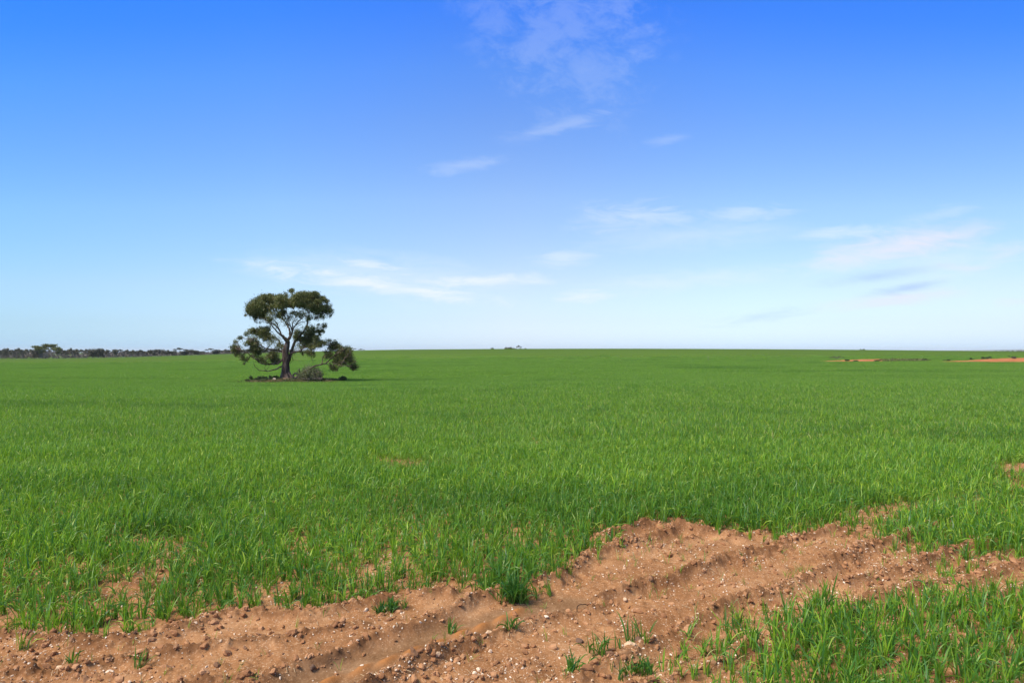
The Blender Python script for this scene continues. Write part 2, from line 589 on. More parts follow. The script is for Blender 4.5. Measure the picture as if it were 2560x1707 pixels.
def density0(X, Y):
    X0, Y0 = X, Y
    X = X + .10 * fbm(X * 2.1, Y * 2.1, 3, 61) + .05 * fbm(X * 9, Y * 9, 2, 63)
    Y = Y + .10 * fbm(X * 2.1, Y * 2.1 + 50, 3, 62)
    D = np.ones_like(X)
    for P, d in SPARSE:
        if d >= 0:
            D[poly_in(X, Y, P)] = d
    b_ = poly_in(X, Y, BARE)
    D[b_] = .12
    for P, d in SPARSE:
        if d < 0:
            D[b_ & poly_in(X, Y, P)] = -d
    P, d = SPARSE[0]
    D[poly_in(X, Y, P)] = d
    # thin spots that come with gaps in the drilling
    gap = fbm(X0 * 2.4, Y0 * 2.4, 3, 71)
    D = D * np.where(Y0 < 8, 1 - .40 * sstep(.15, .5, gap) * sstep(8, 5, Y0), 1)
    return D


# tree frame: px of the close-up drawing -> world
TREE_D = 65.0
TREE_X = (715.4 - CX) / FPX * TREE_D
TREE_Z = float(macro(np.array([TREE_X]), np.array([TREE_D]))[0])


# ------------------------------------------------------------------ materials
# paddock ground: red sandy loam, damp wheel prints, crop canopy where the drill rows close up with distance
M_GROUND, t = mat('paddock_ground')
tcn = N(t, 'ShaderNodeTexCoord')
OV = tcn.outputs['Object']
n1 = noise(t, 1.6, 5, .6, OV)
n2 = noise(t, 14, 6, .65, OV)
n3 = noise(t, 95, 4, .7, OV)
soil = ramp(t, rng_map(t, n1, .3, .7), [(0, (.190, .086, .038)), (.55, (.285, .140, .066)), (1, (.375, .205, .108))])
soil = mixc(t, rng_map(t, n2, .52, .72, 0, .75), soil, (.120, .052, .022))
soil = mixc(t, rng_map(t, n2, .44, .28, 0, .55), soil, (.43, .245, .13))
soil = mixc(t, rng_map(t, n3, .56, .68, 0, .70), soil, (.62, .44, .31))
soil = mixc(t, rng_map(t, n3, .42, .30, 0, .55), soil, (.14, .058, .026))
soil = mixc(t, mth(t, 'MULTIPLY', rng_map(t, attr(t, 'ridge').outputs['Fac'], .25, .8, 0, .85), rng_map(t, noise(t, 9, 5, .75, OV), .36, .56)), soil, (.125, .058, .028))
wetc = ramp(t, rng_map(t, noise(t, 5, 4, .6, OV), .3, .7), [(0, (.115, .060, .030)), (.5, (.175, .095, .050)), (1, (.24, .142, .082))])
wetc = mixc(t, rng_map(t, n3, .5, .7, 0, .5), wetc, (.40, .26, .16))
wetc = mixc(t, rng_map(t, n2, .5, .7, 0, .5), wetc, (.13, .065, .033))
wetc = mixc(t, attr(t, 'lug').outputs['Fac'], wetc, (.33, .135, .045))
soil = mixc(t, mth(t, 'MULTIPLY', attr(t, 'wet').outputs['Fac'], .88), soil, wetc)
mp = N(t, 'ShaderNodeMapping')
mp.inputs['Rotation'].default_value = (0, 0, R(-6))
mp.inputs['Scale'].default_value = (.035, .30, 1)
t.links.new(OV, mp.inputs[0])
c1 = noise(t, 1.0, 6, .6, mp.outputs[0])
c2 = noise(t, 2.2, 6, .75, OV)
c3 = noise(t, .012, 4, .5, OV)
can = ramp(t, rng_map(t, c1, .32, .68), [(0, (.054, .108, .016)), (.5, (.078, .142, .022)), (1, (.104, .172, .032))])
can = mixc(t, rng_map(t, c2, .42, .75, 0, .45), can, (.090, .155, .030))
can = mixc(t, rng_map(t, c3, .45, .65, 0, .45), can, (.068, .115, .024))
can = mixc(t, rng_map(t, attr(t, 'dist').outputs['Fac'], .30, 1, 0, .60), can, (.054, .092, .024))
gcol = mixc(t, attr(t, 'crop').outputs['Fac'], soil, can)
sand = ramp(t, rng_map(t, noise(t, .35, 5, .65, OV), .3, .7), [(0, (.22, .080, .038)), (.5, (.34, .135, .062)), (1, (.43, .20, .10))])
gcol = mixc(t, attr(t, 'sand').outputs['Fac'], gcol, sand)
lit = ramp(t, rng_map(t, noise(t, 2.5, 5, .7, OV), .3, .7), [(0, (.030, .026, .013)), (.6, (.068, .056, .028)), (1, (.14, .115, .065))])
gcol = mixc(t, attr(t, 'litter').outputs['Fac'], gcol, lit)
hgt = mth(t, 'ADD', mth(t, 'MULTIPLY', n3, .5), n2)
nb = bump(t, hgt, .55, .012)
finish(t, prin(t, gcol, .95, .0, nb))

# wheat leaf
M_BLADE, t = mat('wheat_leaf')
b = attr(t, 'tone').outputs['Fac']
h_ = attr(t, 'along').outputs['Fac']
bl = ramp(t, b, [(0, (.060, .155, .060)), (.3, (.090, .225, .034)), (.5, (.140, .310, .020)), (.75, (.275, .440, .022)), (.92, (.40, .52, .045)), (1, (.52, .46, .20))])
bl = mixc(t, rng_map(t, h_, .35, 0, 0, .5), bl, (.16, .26, .05))
bl = mixc(t, mth(t, 'MULTIPLY', rng_map(t, h_, .86, 1, 0, .8), rng_map(t, b, .35, .5)), bl, (.42, .36, .12))
ti = attr(t, 'tint', 'INSTANCER').outputs['Fac']
bl = mixc(t, rng_map(t, ti, .5, 1, 0, .75), bl, (.165, .295, .05))
bl = mixc(t, rng_map(t, ti, .5, 0, 0, .75), bl, (.030, .115, .022))
pb = prin(t, bl, .42, .36)
tr = N(t, 'ShaderNodeBsdfTranslucent')
t.links.new(mixc(t, .5, bl, (.24, .46, .02)), tr.inputs[0])
ms = N(t, 'ShaderNodeMixShader')
ms.inputs[0].default_value = .42
t.links.new(pb, ms.inputs[1])
t.links.new(tr.outputs[0], ms.inputs[2])
finish(t, ms.outputs[0])


def rockmat(name, stops, sc=60):
    m, t = mat(name)
    oi = N(t, 'ShaderNodeObjectInfo')
    ti = attr(t, 'tint', 'INSTANCER').outputs['Fac']
    r = mth(t, 'FRACT', mth(t, 'ADD', oi.outputs['Random'], ti))
    c = ramp(t, r, stops)
    nn = noise(t, sc, 4, .6)
    c = mixc(t, rng_map(t, nn, .45, .7, 0, .4), c, (.34, .17, .085))
    finish(t, prin(t, c, .85, .25, bump(t, nn, .4, .004)))
    return m


M_STONE = rockmat('limestone', [(0, (.46, .30, .19)), (.35, (.56, .40, .28)), (.65, (.66, .52, .41)), (.92, (.76, .67, .57)), (1, (.42, .26, .16))])
M_CLOD = rockmat('soil_clod', [(0, (.20, .088, .040)), (.5, (.30, .14, .065)), (.9, (.40, .21, .11)), (1, (.12, .06, .035))], 90)
M_DARKSTONE = rockmat('dark_ironstone', [(0, (.07, .045, .035)), (1, (.14, .08, .055))], 90)
M_TANSTONE = rockmat('tan_stone', [(0, (.50, .31, .19)), (1, (.58, .40, .26))], 90)

M_BARK, t = mat('gum_bark')
mp = N(t, 'ShaderNodeMapping')
mp.inputs['Scale'].default_value = (1, 1, .22)
tcn = N(t, 'ShaderNodeTexCoord')
t.links.new(tcn.outputs['Object'], mp.inputs[0])
bn = noise(t, 5, 6, .7, mp.outputs[0], .6)
bn2 = noise(t, 1.1, 3, .5)
bc = ramp(t, rng_map(t, bn, .36, .64), [(0, (.022, .013, .011)), (.45, (.065, .042, .034)), (1, (.19, .14, .115))])
bc = mixc(t, rng_map(t, bn2, .55, .75, 0, .45), bc, (.20, .15, .125))
finish(t, prin(t, bc, .9, .2, bump(t, bn, .9, .05)))

M_TWIG, t = mat('dead_twig')
bc = ramp(t, rng_map(t, noise(t, 2.5, 4), .3, .7), [(0, (.10, .075, .06)), (.5, (.22, .18, .15)), (1, (.38, .33, .27))])
finish(t, prin(t, bc, .9, .2))


def leafmat(name, dark, mid, light, brown, transl=.22):
    m, t = mat(name)
    a = attr(t, 'tone').outputs['Fac']
    c = ramp(t, a, [(0, dark), (.45, mid), (.86, light), (.93, light), (1, brown)])
    n_ = noise(t, .55, 3)
    c = mixc(t, rng_map(t, n_, .4, .7, 0, .45), c, mid)
    p = prin(t, c, .5, .35)
    tr = N(t, 'ShaderNodeBsdfTranslucent')
    t.links.new(c, tr.inputs[0])
    ms = N(t, 'ShaderNodeMixShader')
    ms.inputs[0].default_value = transl
    t.links.new(p, ms.inputs[1])
    t.links.new(tr.outputs[0], ms.inputs[2])
    finish(t, ms.outputs[0])
    return m


M_GUM = leafmat('gum_leaf', (.052, .064, .019), (.115, .130, .034), (.21, .21, .065), (.19, .11, .05))
M_MALLEE = leafmat('mallee_leaf', (.065, .062, .048), (.10, .095, .066), (.14, .14, .082), (.16, .12, .09))
M_SCRUB = leafmat('scrub_leaf', (.10, .082, .084), (.15, .125, .120), (.20, .175, .145), (.21, .16, .14), .1)
M_BUSH = leafmat('bush_leaf', (.022, .040, .016), (.045, .075, .022), (.085, .12, .035), (.12, .10, .05))
M_DEADLEAF = leafmat('dry_leaf', (.070, .090, .032), (.115, .135, .055), (.17, .185, .085), (.17, .12, .07))
M_RUBBER, t = mat('old_rubber')
finish(t, prin(t, mixc(t, rng_map(t, noise(t, 9, 4), .4, .7), (.018, .018, .018), (.06, .05, .04)), .8, .3))
M_HILL, t = mat('scrubby_hill')
finish(t, prin(t, mixc(t, rng_map(t, noise(t, .004, 5), .4, .6), (.07, .09, .05), (.13, .13, .08)), .95, .1))
M_POST, t = mat('pale_timber')
finish(t, prin(t, mixc(t, rng_map(t, noise(t, 12, 4), .4, .6), (.20, .20, .14), (.28, .28, .20)), .9, .2))

# ------------------------------------------------------------------ paddock
yp = [3.0]
while yp[-1] < 15500:
    y = yp[-1] - 2
    r = 1.0016 if y < 7.5 else 1.0045 if y < 14 else 1.012 if y < 60 else 1.016 if y < 900 else 1.15
    yp.append(yp[-1] * r)
yp = np.array(yp)
uc = np.concatenate([np.linspace(-2.1, -.86, 90)[:-1], np.linspace(-.86, .86, 1080), np.linspace(.86, 2.1, 90)[1:]])
GXm, GYm = np.meshgrid(uc, yp)
GXm = GXm * GYm * .96
GYm = GYm - 2.0
gx, gy = GXm.ravel(), GYm.ravel()
gz = macro(gx, gy)
nearm = gy < 16.5
wet = np.zeros_like(gx)
ridg = np.zeros_like(gx)
lugm = np.zeros_like(gx)
hm, rm, wm, lm = micro(gx[nearm], gy[nearm], True)
gz[nearm] += hm
ridg[nearm], wet[nearm], lugm[nearm] = rm, wm, lm * wm
# soft swells in the canopy surface far out, where single plants no longer show
farm = sstep(60, 160, gy)
gz += farm * .05 * fbm(gx * .12, gy * .12, 3, 81)
crop = sstep(16, 34, gy)
# far sand bank on the right and litter round the gum


def farpt(px, py, Y):
    """plan point at depth Y on the bearing of column px"""
    return ((px - CX) / FPX * Y, Y)


def far_ground_pt(px, py):
    """march along the sight line of a photo pixel until it meets the paddock"""
    k, u = (py - HOR) / FPX, (px - CX) / FPX
    Y = np.geomspace(8, 900, 3000)
    z = macro(u * Y, Y)
    i = np.argmax(z >= EYE - k * Y)
    return (u * Y[i], Y[i]) if z[i] >= EYE - k * Y[i] else (u * 400, 400.)


SAND = [[(2050, 903), (2100, 900), (2150, 898.5), (2200, 897), (2222, 898), (2215, 903.5), (2150, 904.5), (2080, 904)],
        [(2325, 903.5), (2400, 901.5), (2450, 898), (2500, 895.5), (2560, 894), (2700, 893), (2800, 894), (2800, 906), (2560, 905.5), (2400, 905.2), (2340, 904.6)]]
WEEDY = [(2205, 897.5), (2300, 899.5), (2325, 903), (2215, 904)]
sand = np.zeros_like(gx)
fm = (gy > 90) & (gy < 320) & (gx > 40)
wxx = gx[fm] + 1.2 * fbm(gx[fm] * .3, gy[fm] * .3, 3, 91)
wyy = gy[fm] + 2.5 * fbm(gx[fm] * .2, gy[fm] * .2, 3, 92)
sfm = np.zeros(fm.sum())
for Pp in SAND:
    sfm[poly_in(wxx, wyy, [far_ground_pt(*p) for p in Pp])] = 1
wp = [far_ground_pt(*p) for p in WEEDY]
sand[fm] = sfm
litter = np.zeros_like(gx)
lfm = (np.abs(gx - TREE_X) < 14) & (np.abs(gy - TREE_D) < 10)
lx, ly_ = gx[lfm] - TREE_X, gy[lfm] - TREE_D
ld = np.hypot((lx - .9) / 5.0, (ly_ + .3) / 2.9) + .25 * fbm(lx * .9, ly_ * .9, 3, 95)
litter[lfm] = sstep(1.45, 1.1, ld)
weedm = np.zeros_like(gx)
wd = np.zeros(fm.sum())
wd[poly_in(wxx, wyy, wp)] = .7
litter[fm] = np.maximum(litter[fm], wd)
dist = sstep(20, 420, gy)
nr, nc = len(yp), len(uc)
ii = np.arange(nr * nc).reshape(nr, nc)
F = np.stack([ii[:-1, :-1], ii[:-1, 1:], ii[1:, 1:], ii[1:, :-1]], -1).reshape(-1, 4)
V = np.stack([gx, gy, gz], -1)
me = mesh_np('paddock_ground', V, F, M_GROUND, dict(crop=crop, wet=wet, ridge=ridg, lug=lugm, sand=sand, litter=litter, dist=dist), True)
o = link('ground', me)
tag(o, kind='structure')


# far blue range on the right
hx = np.linspace(5200, 13500, 90)
prof = sstep(5000, 8200, hx) * (30 + 6 * fbm(hx * .0011, hx * 0 + 3, 3, 5)) + 8
Yh = 9000 + 0 * hx
V, F = [], []
for k, (f_, dy) in enumerate([(0, -600), (.55, -250), (1, 0), (.55, 350), (0, 700)]):
    V.append(np.stack([hx, Yh + dy, -14 + (prof + 14) * f_], -1))
V = np.concatenate(V)
ii = np.arange(len(V)).reshape(5, -1)
F = np.stack([ii[:-1, :-1], ii[:-1, 1:], ii[1:, 1:], ii[1:, :-1]], -1).reshape(-1, 4)
tag(link('distant_hill', mesh_np('distant_hill', V, F, M_HILL, None, True)), kind='structure')


# ------------------------------------------------------------------ instanced stuff
def scatter(name, P, rot, scl, idx, tint, sources):
    """one object of stuff: instances of the source meshes on the points P"""
    src = bpy.data.collections.new(name + '_kinds')
    for k, me in enumerate(sources):
        src.objects.link(bpy.data.objects.new('%s_kind_%02d' % (name, k), me))
    pm = bpy.data.meshes.new(name)
    pm.vertices.add(len(P))
    pm.vertices.foreach_set('co', np.asarray(P, np.float32).ravel())
    a = pm.attributes.new('rot', 'FLOAT_VECTOR', 'POINT')
    a.data.foreach_set('vector', np.asarray(rot, np.float32).ravel())
    a = pm.attributes.new('scl', 'FLOAT_VECTOR', 'POINT')
    a.data.foreach_set('vector', np.asarray(scl, np.float32).ravel())
    a = pm.attributes.new('idx', 'INT', 'POINT')
    a.data.foreach_set('value', np.asarray(idx, np.int32))
    a = pm.attributes.new('tint', 'FLOAT', 'POINT')
    a.data.foreach_set('value', np.asarray(tint, np.float32))
    o = link(name, pm)
    ng = bpy.data.node_groups.new(name + '_scatter', 'GeometryNodeTree')
    ng.interface.new_socket('Geometry', in_out='INPUT', socket_type='NodeSocketGeometry')
    ng.interface.new_socket('Geometry', in_out='OUTPUT', socket_type='NodeSocketGeometry')
    gi, go = ng.nodes.new('NodeGroupInput'), ng.nodes.new('NodeGroupOutput')
    ci = ng.nodes.new('GeometryNodeCollectionInfo')
    ci.inputs['Collection'].default_value = src
    ci.inputs['Separate Children'].default_value = True
    ci.inputs['Reset Children'].default_value = True
    ip = ng.nodes.new('GeometryNodeInstanceOnPoints')
    ip.inputs['Pick Instance'].default_value = True

    def na(nm, ty):
        n = ng.nodes.new('GeometryNodeInputNamedAttribute')
        n.data_type = ty
        n.inputs['Name'].default_value = nm
        return n.outputs['Attribute']
    ng.links.new(gi.outputs[0], ip.inputs['Points'])
    ng.links.new(ci.outputs[0], ip.inputs['Instance'])
    ng.links.new(na('idx', 'INT'), ip.inputs['Instance Index'])
    ng.links.new(na('rot', 'FLOAT_VECTOR'), ip.inputs['Rotation'])
    ng.links.new(na('scl', 'FLOAT_VECTOR'), ip.inputs['Scale'])
    ng.links.new(ip.outputs[0], go.inputs[0])
    mod = o.modifiers.new('scatter', 'NODES')
    mod.node_group = ng
    return o


def blades(bx, by, az, length, width, lean, curl, tone, nseg=4, twist=None):
    """ribbon leaves; every argument an array over leaves. lean = start tilt from vertical, curl = total extra bend (rad)"""
    n = len(bx)
    t_ = np.linspace(0, 1, nseg + 1)
    ang = lean[:, None] + curl[:, None] * t_[None, :] ** 1.8
    ds = length[:, None] / nseg
    r = np.concatenate([np.zeros((n, 1)), np.cumsum(np.sin((ang[:, 1:] + ang[:, :-1]) / 2) * ds, 1)], 1)
    z = np.concatenate([np.zeros((n, 1)), np.cumsum(np.cos((ang[:, 1:] + ang[:, :-1]) / 2) * ds, 1)], 1)
    w = width[:, None] * np.clip(.55 + 1.6 * t_ - 2.1 * t_ ** 2.2, .03, 1)[None, :] * .5
    tw = (twist if twist is not None else np.zeros(n))[:, None] * t_[None, :]
    dxr, dyr = np.cos(az)[:, None], np.sin(az)[:, None]
    px_, py_ = -np.sin(az)[:, None], np.cos(az)[:, None]
    ct, st = np.cos(tw), np.sin(tw)
    # side vector rotates about the leaf axis
    sxv = px_ * ct + dxr * np.cos(ang) * st
    syv = py_ * ct + dyr * np.cos(ang) * st
    szv = -np.sin(ang) * st
    cx_, cy_ = bx[:, None] + dxr * r, by[:, None] + dyr * r
    A = np.stack([cx_ - sxv * w, cy_ - syv * w, z - szv * w], -1)
    B = np.stack([cx_ + sxv * w, cy_ + syv * w, z + szv * w], -1)
    V = np.stack([A, B], 2).reshape(-1, 3)        # n,(nseg+1),2
    base = (np.arange(n) * (nseg + 1) * 2)[:, None] + (np.arange(nseg) * 2)[None, :]
    F = np.stack([base, base + 1, base + 3, base + 2], -1).reshape(-1, 4)
    tn = np.repeat(tone, (nseg + 1) * 2)
    al = np.tile(np.repeat(t_, 2), n)
    return V, F, tn, al


def plant_arrays(cx0, cy0, g, h, nb, rngx):
    """leaves of one wheat plant about (cx0, cy0), height h"""
    nt_ = nb
    bx = cx0 + rngx.normal(0, .012 * g, nt_)
    by = cy0 + rngx.normal(0, .012 * g, nt_)
    az = rngx.uniform(0, 2 * math.pi, nt_)
    ln = h * rngx.uniform(.55, 1.12, nt_)
    wd = rngx.uniform(.0062, .0122, nt_)
    lean = np.abs(rngx.normal(.16, .22, nt_))
    curl = np.where(rngx.random(nt_) < .50, rngx.uniform(.8, 2.6, nt_), rngx.uniform(0, .6, nt_))
    tone = np.clip(rngx.beta(1.5, 1.8, nt_), 0, .96)
    tone[rngx.random(nt_) < .025] = 1.0
    tw = rngx.normal(0, 1.2, nt_)
    return bx, by, az, ln, wd, lean, curl, tone, tw


def plants_mesh(name, centres, hs, nbs, nseg, seed, wmul=1.0):
    r_ = np.random.default_rng(seed)
    parts = [plant_arrays(c[0], c[1], 1.0, h, nb, r_) for c, h, nb in zip(centres, hs, nbs)]
    a = [np.concatenate(x) for x in zip(*parts)]
    V, F, tn, al = blades(a[0], a[1], a[2], a[3], a[4] * wmul, a[5], a[6], a[7], nseg, a[8])
    return mesh_np(name, V, F, M_BLADE, dict(tone=tn, along=al), True)


K_PLANT = [plants_mesh('wheat_plant', [(0, 0)], [.200], [int(rng.integers(7, 12))], 5, 100 + k) for k in range(14)]
K_SEED = [plants_mesh('wheat_seedling', [(0, 0)], [.17], [int(rng.integers(3, 6))], 4, 200 + k, .62) for k in range(6)]
NK = len(K_PLANT)


def patch(seed, half, n, nb, nseg, wmul, h=.21):
    r_ = np.random.default_rng(seed)
    c = r_.uniform(-half, half, (n, 2))
    return plants_mesh('wheat_patch', c, h * r_.uniform(.8, 1.12, n), np.full(n, nb), nseg, seed + 1, wmul)


K_B = [patch(300 + k, .20, 22, 7, 3, 1.0) for k in range(8)]
K_C = [patch(400 + k, .55, 130, 6, 2, 1.35, .19) for k in range(8)]
K_D = [patch(500 + k, 1.6, 420, 5, 1, 3.2, .19) for k in range(6)]


def height_mod(X, Y):
    b_ = fbm(X * .16 + .4 * Y * .16, Y * .55, 3, 111)            # long soft bands across the paddock
    return 1 + .20 * b_ + .18 * fbm(X * 1.1, Y * 1.1, 2, 112)


def tint_of(X, Y):
    b_ = fbm(X * .06 + 3, Y * (.42 - .3 * sstep(10, 60, Y)), 3, 121)
    return np.clip(.5 + .40 * b_ + .30 * fbm(X * .9, Y * .9, 3, 122), 0.02, .98)


# A: single plants in drill rows close to the camera
ROW = R(32)
row_gap, step = .15, .025
lim = 17
qs = np.arange(-20, 30, row_gap)
ts = np.arange(-25, 30, step)
Q, Tt = np.meshgrid(qs, ts)
Q = Q + rng.normal(0, .030, Q.shape)
Tt = Tt + rng.uniform(-step, step, Q.shape)
wob = .15 * vnoise(Tt * .3, Q * .3, 5)
X = Tt * math.cos(ROW) - (Q + wob) * math.sin(ROW)
Y = Tt * math.sin(ROW) + (Q + wob) * math.cos(ROW)
k_ = (Y > 1.6) & (Y < 12.2) & (np.abs(X) < .84 * Y + 1.6)
X, Y = X[k_], Y[k_]
D = density(X, Y)
pick = rng.random(len(X)) < D * np.clip(1 - sstep(11, 12.2, Y) * 1.0, 0, 1)
X, Y, D = X[pick], Y[pick], D[pick]
Z = ground(X, Y)
n = len(X)
hs = height_mod(X, Y) * rng.uniform(.78, 1.15, n) * (.50 + .50 * sstep(.08, .75, D)) * (1 - .12 * sstep(6, 3, Y))
tint = tint_of(X, Y) + rng.normal(0, .07, n) + .22 * sstep(.6, .1, D)
for px, py, rad, dk in DARK:
    c = G(px, py)
    g_ = np.exp(-((X - c[0]) ** 2 + (Y - c[1]) ** 2) / rad ** 2)
    hs *= 1 + .25 * g_
    tint -= dk * 3 * g_
seedl = D < .22
idx = np.where(seedl, NK + rng.integers(0, 6, n), rng.integers(0, NK, n))
rot = np.stack([rng.normal(0, .06, n), rng.normal(.03, .06, n), rng.uniform(0, 6.28, n)], -1)
print('plants', n)
srcA = K_PLANT + K_SEED
PA = (np.stack([X, Y, Z - .004], -1), rot, np.repeat(hs[:, None], 3, 1) * np.array([1, 1, 1]), idx, np.clip(tint, .02, .98))
offset = len(srcA)
srcs = srcA + K_B + K_C + K_D
allp = [PA]


def ring(y0, y1, gap, off, nk, fade, hscale=1.0):
    ys = np.arange(y0, y1, gap)
    P = []
    for yv in ys:
        half = .84 * yv + 2.5
        xs = np.arange(-half, half, gap)
        P.append(np.stack([xs + rng.uniform(-.5, .5, len(xs)) * gap, yv + rng.uniform(-.5, .5, len(xs)) * gap], -1))
    P = np.concatenate(P)
    X, Y = P[:, 0], P[:, 1]
    keep = rng.random(len(X)) < sstep(y0 - .01, y0 + min(fade, 12), Y) * (1 - sstep(y1 - fade, y1, Y))
    keep &= np.hypot((X - TREE_X - .9) / 5.0, (Y - TREE_D + .3) / 2.9) > 1.0 + .2 * fbm(X, Y, 2, 9)
    X, Y = X[keep], Y[keep]
    if y1 > 100:
        s_ = np.zeros(len(X), bool)
        for Pp in SAND + [WEEDY]:
            s_ |= poly_in(X, Y, [far_ground_pt(*p) for p in Pp])
        X, Y = X[~s_], Y[~s_]
    d_ = density(X, Y) if y0 < 20 else np.ones_like(X)
    keep = rng.random(len(X)) < d_
    X, Y = X[keep], Y[keep]
    n = len(X)
    s = height_mod(X, Y) * rng.uniform(.9, 1.1, n) * hscale
    scl = np.stack([np.ones(n), np.ones(n), s], -1)
    rot = np.stack([0 * X, 0 * X, rng.uniform(0, 6.28, n)], -1)
    allp.append((np.stack([X, Y, ground(X, Y) - .01], -1), rot, scl, off + rng.integers(0, nk, n), np.clip(tint_of(X, Y) + rng.normal(0, .05, n), .02, .98)))
    print('ring', y0, y1, n)


ring(10.8, 31, .30, offset, 8, 1.4)
ring(29, 76, .85, offset + 8, 8, 5)
ring(64, 260, 2.6, offset + 16, 6, 90, 1.0)
cat = [np.concatenate([a[i] for a in allp]) for i in range(5)]
o = scatter('wheat_crop', *cat, srcs)
tag(o, 'dense young green wheat crop covering the whole paddock', 'wheat crop', kind='stuff')

# ------------------------------------------------------------------ stones and clods


def rock_mesh(seed, flat=.7, sub=2, jag=.22, material=M_STONE):
    bm = bmesh.new()
    bmesh.ops.create_icosphere(bm, subdivisions=sub, radius=1)
    r_ = random.Random(seed)
    ph = [r_.uniform(0, 6.28) for _ in range(6)]
    for v in bm.verts:
        c = v.co
        k = 1 + jag * (math.sin(c.x * 2.3 + ph[0]) * math.sin(c.y * 2.1 + ph[1]) + .7 * math.sin(c.z * 3.7 + ph[2]) * math.sin(c.x * 4.1 + ph[3])) + r_.uniform(-jag, jag) * .28
        v.co = Vector((c.x * k, c.y * k * (.75 + .1 * math.sin(ph[4])), c.z * k * flat))
    me = bpy.data.meshes.new('rock')
    bm.to_mesh(me)
    bm.free()
    me.materials.append(material)
    return me


def bare_points(n, ymax, ridge_bias):
    yy = 1.8 + (ymax - 1.8) * rng.random(n) ** 1.15
    xx = rng.uniform(-1, 1, n) * (.84 * yy + 1.2)
    D = density(xx, yy)
    h, rm_, wm_, _ = micro(xx, yy, True)
    p = np.where(D < .8, 1.0, .12) * (1 - .90 * wm_) * ((1 - ridge_bias) + ridge_bias * rm_)
    cl_ = sstep(-.1, .4, fbm(xx * 2.7, yy * 2.7, 3, 133))
    k = rng.random(n) < p * (.25 + .75 * cl_)
    return xx[k], yy[k], (macro(xx, yy) + h)[k]


def rubble(name, n, ymax, bias, size_fn, kinds, label, cat_):
    X, Y, Z = bare_points(n, ymax, bias)
    m = len(X)
    s = size_fn(m)
    rot = rng.uniform(0, 6.28, (m, 3)) * np.array([.12, .12, 1])
    scl = np.stack([s * rng.uniform(.8, 1.3, m), s * rng.uniform(.7, 1.1, m), s * rng.uniform(.6, 1, m)], -1)
    o = scatter(name, np.stack([X, Y, Z + s * .15], -1), rot, scl, rng.integers(0, len(kinds), m), rng.random(m), kinds)
    tag(o, label, cat_, kind='stuff')
    print(name, m)


rubble('gravel', 240000, 10, .55, lambda m: .0022 + .0080 * rng.random(m) ** 4, [rock_mesh(k, .7, 1) for k in range(5)],
       'small pale limestone chips scattered over the bare red soil', 'gravel')
rubble('soil_crumbs', 260000, 9, .80, lambda m: .003 + .021 * rng.random(m) ** 5, [rock_mesh(20 + k, .75, 2, .35, M_CLOD) for k in range(6)],
       'reddish brown crumbs and clods of soil along the wheel ruts', 'soil clods')
# dead straw bits
V_, F_ = [], []
M_STRAW, t = mat('old_straw')
finish(t, prin(t, mixc(t, rng_map(t, noise(t, 8, 3), .4, .6), (.42, .31, .20), (.30, .20, .12)), .9, .2))
X, Y, Z = bare_points(9000, 8, .5)
m = len(X)
a_ = rng.uniform(0, math.pi, m)
l_ = rng.uniform(.006, .030, m)
w_ = rng.uniform(.0006, .0014, m)
z0, z1 = Z + .004, Z + .004 + rng.uniform(0, .012, m)
cx_, sx_ = np.cos(a_), np.sin(a_)
P4 = [np.stack([X - cx_ * l_ - sx_ * w_, Y - sx_ * l_ + cx_ * w_, z0], -1), np.stack([X - cx_ * l_ + sx_ * w_, Y - sx_ * l_ - cx_ * w_, z0 + .001], -1),
      np.stack([X + cx_ * l_ + sx_ * w_, Y + sx_ * l_ - cx_ * w_, z1 + .001], -1), np.stack([X + cx_ * l_ - sx_ * w_, Y + sx_ * l_ + cx_ * w_, z1], -1)]
V = np.stack(P4, 1).reshape(-1, 3)
F = np.arange(m * 4).reshape(-1, 4)
tag(link('old_straw', mesh_np('old_straw', V, F, M_STRAW)), 'bits of old straw lying on the bare soil', 'straw', kind='stuff')

STONES = [  # px, py, radius m, flat, material, label
    (1095, 1657, .016, .85, M_STONE, 'rounded white stone on the berm below the damp tyre print'),
    (1196, 1676, .013, .9, M_STONE, 'right-hand white pebble of the touching pair near the bottom centre'),
    (1187, 1681, .011, .8, M_STONE, 'left-hand white pebble of the touching pair near the bottom centre'),
    (1226, 1632, .012, 1.1, M_STONE, 'upright pale stone below the right end of the tyre print berm'),
    (1223, 1598, .017, .55, M_TANSTONE, 'tan flat-topped clod-like stone set in the lower berm of the tyre print'),
    (1366, 1558, .013, .6, M_STONE, 'white flat chip on the soil right of the dark forked twig'),
    (1561, 1424, .013, .9, M_STONE, 'cream stone on the bare soil just below the wheat edge right of centre'),
    (1563, 1498, .015, 1.0, M_STONE, 'rounded cream stone on the ridge beyond the hooked root'),
    (1448, 1606, .022, .55, M_DARKSTONE, 'dark brown flat stone alone on smooth soil left of the small wheat tuft'),
    (152, 1671, .024, .5, M_TANSTONE, 'flat tan stone at the lower left corner of the bare soil'),
    (274, 1683, .022, .7, M_STONE, 'knobbly off-white stone near the bottom left, right of the flat tan one'),
    (195, 1665, .011, .8, M_STONE, 'small white stone between the flat tan and the knobbly off-white stones'),
    (780, 1667, .020, .7, M_DARKSTONE, 'grey dark stone on the berm left of the tyre print'),
    (513, 1609, .017, .7, M_STONE, 'pale pinkish stone on the soil below the left wheat edge'),
    (915, 1525, .014, .9, M_STONE, 'cream upright pebble at the wheat edge above the tyre print'),
    (1598, 1607, .024, .8, M_DARKSTONE, 'near-black stone below the largest tuft on the bare soil'),
    (1575, 1635, .030, .7, M_TANSTONE, 'large crumbly tan clod at the foot of the berm near the bottom centre'),
]
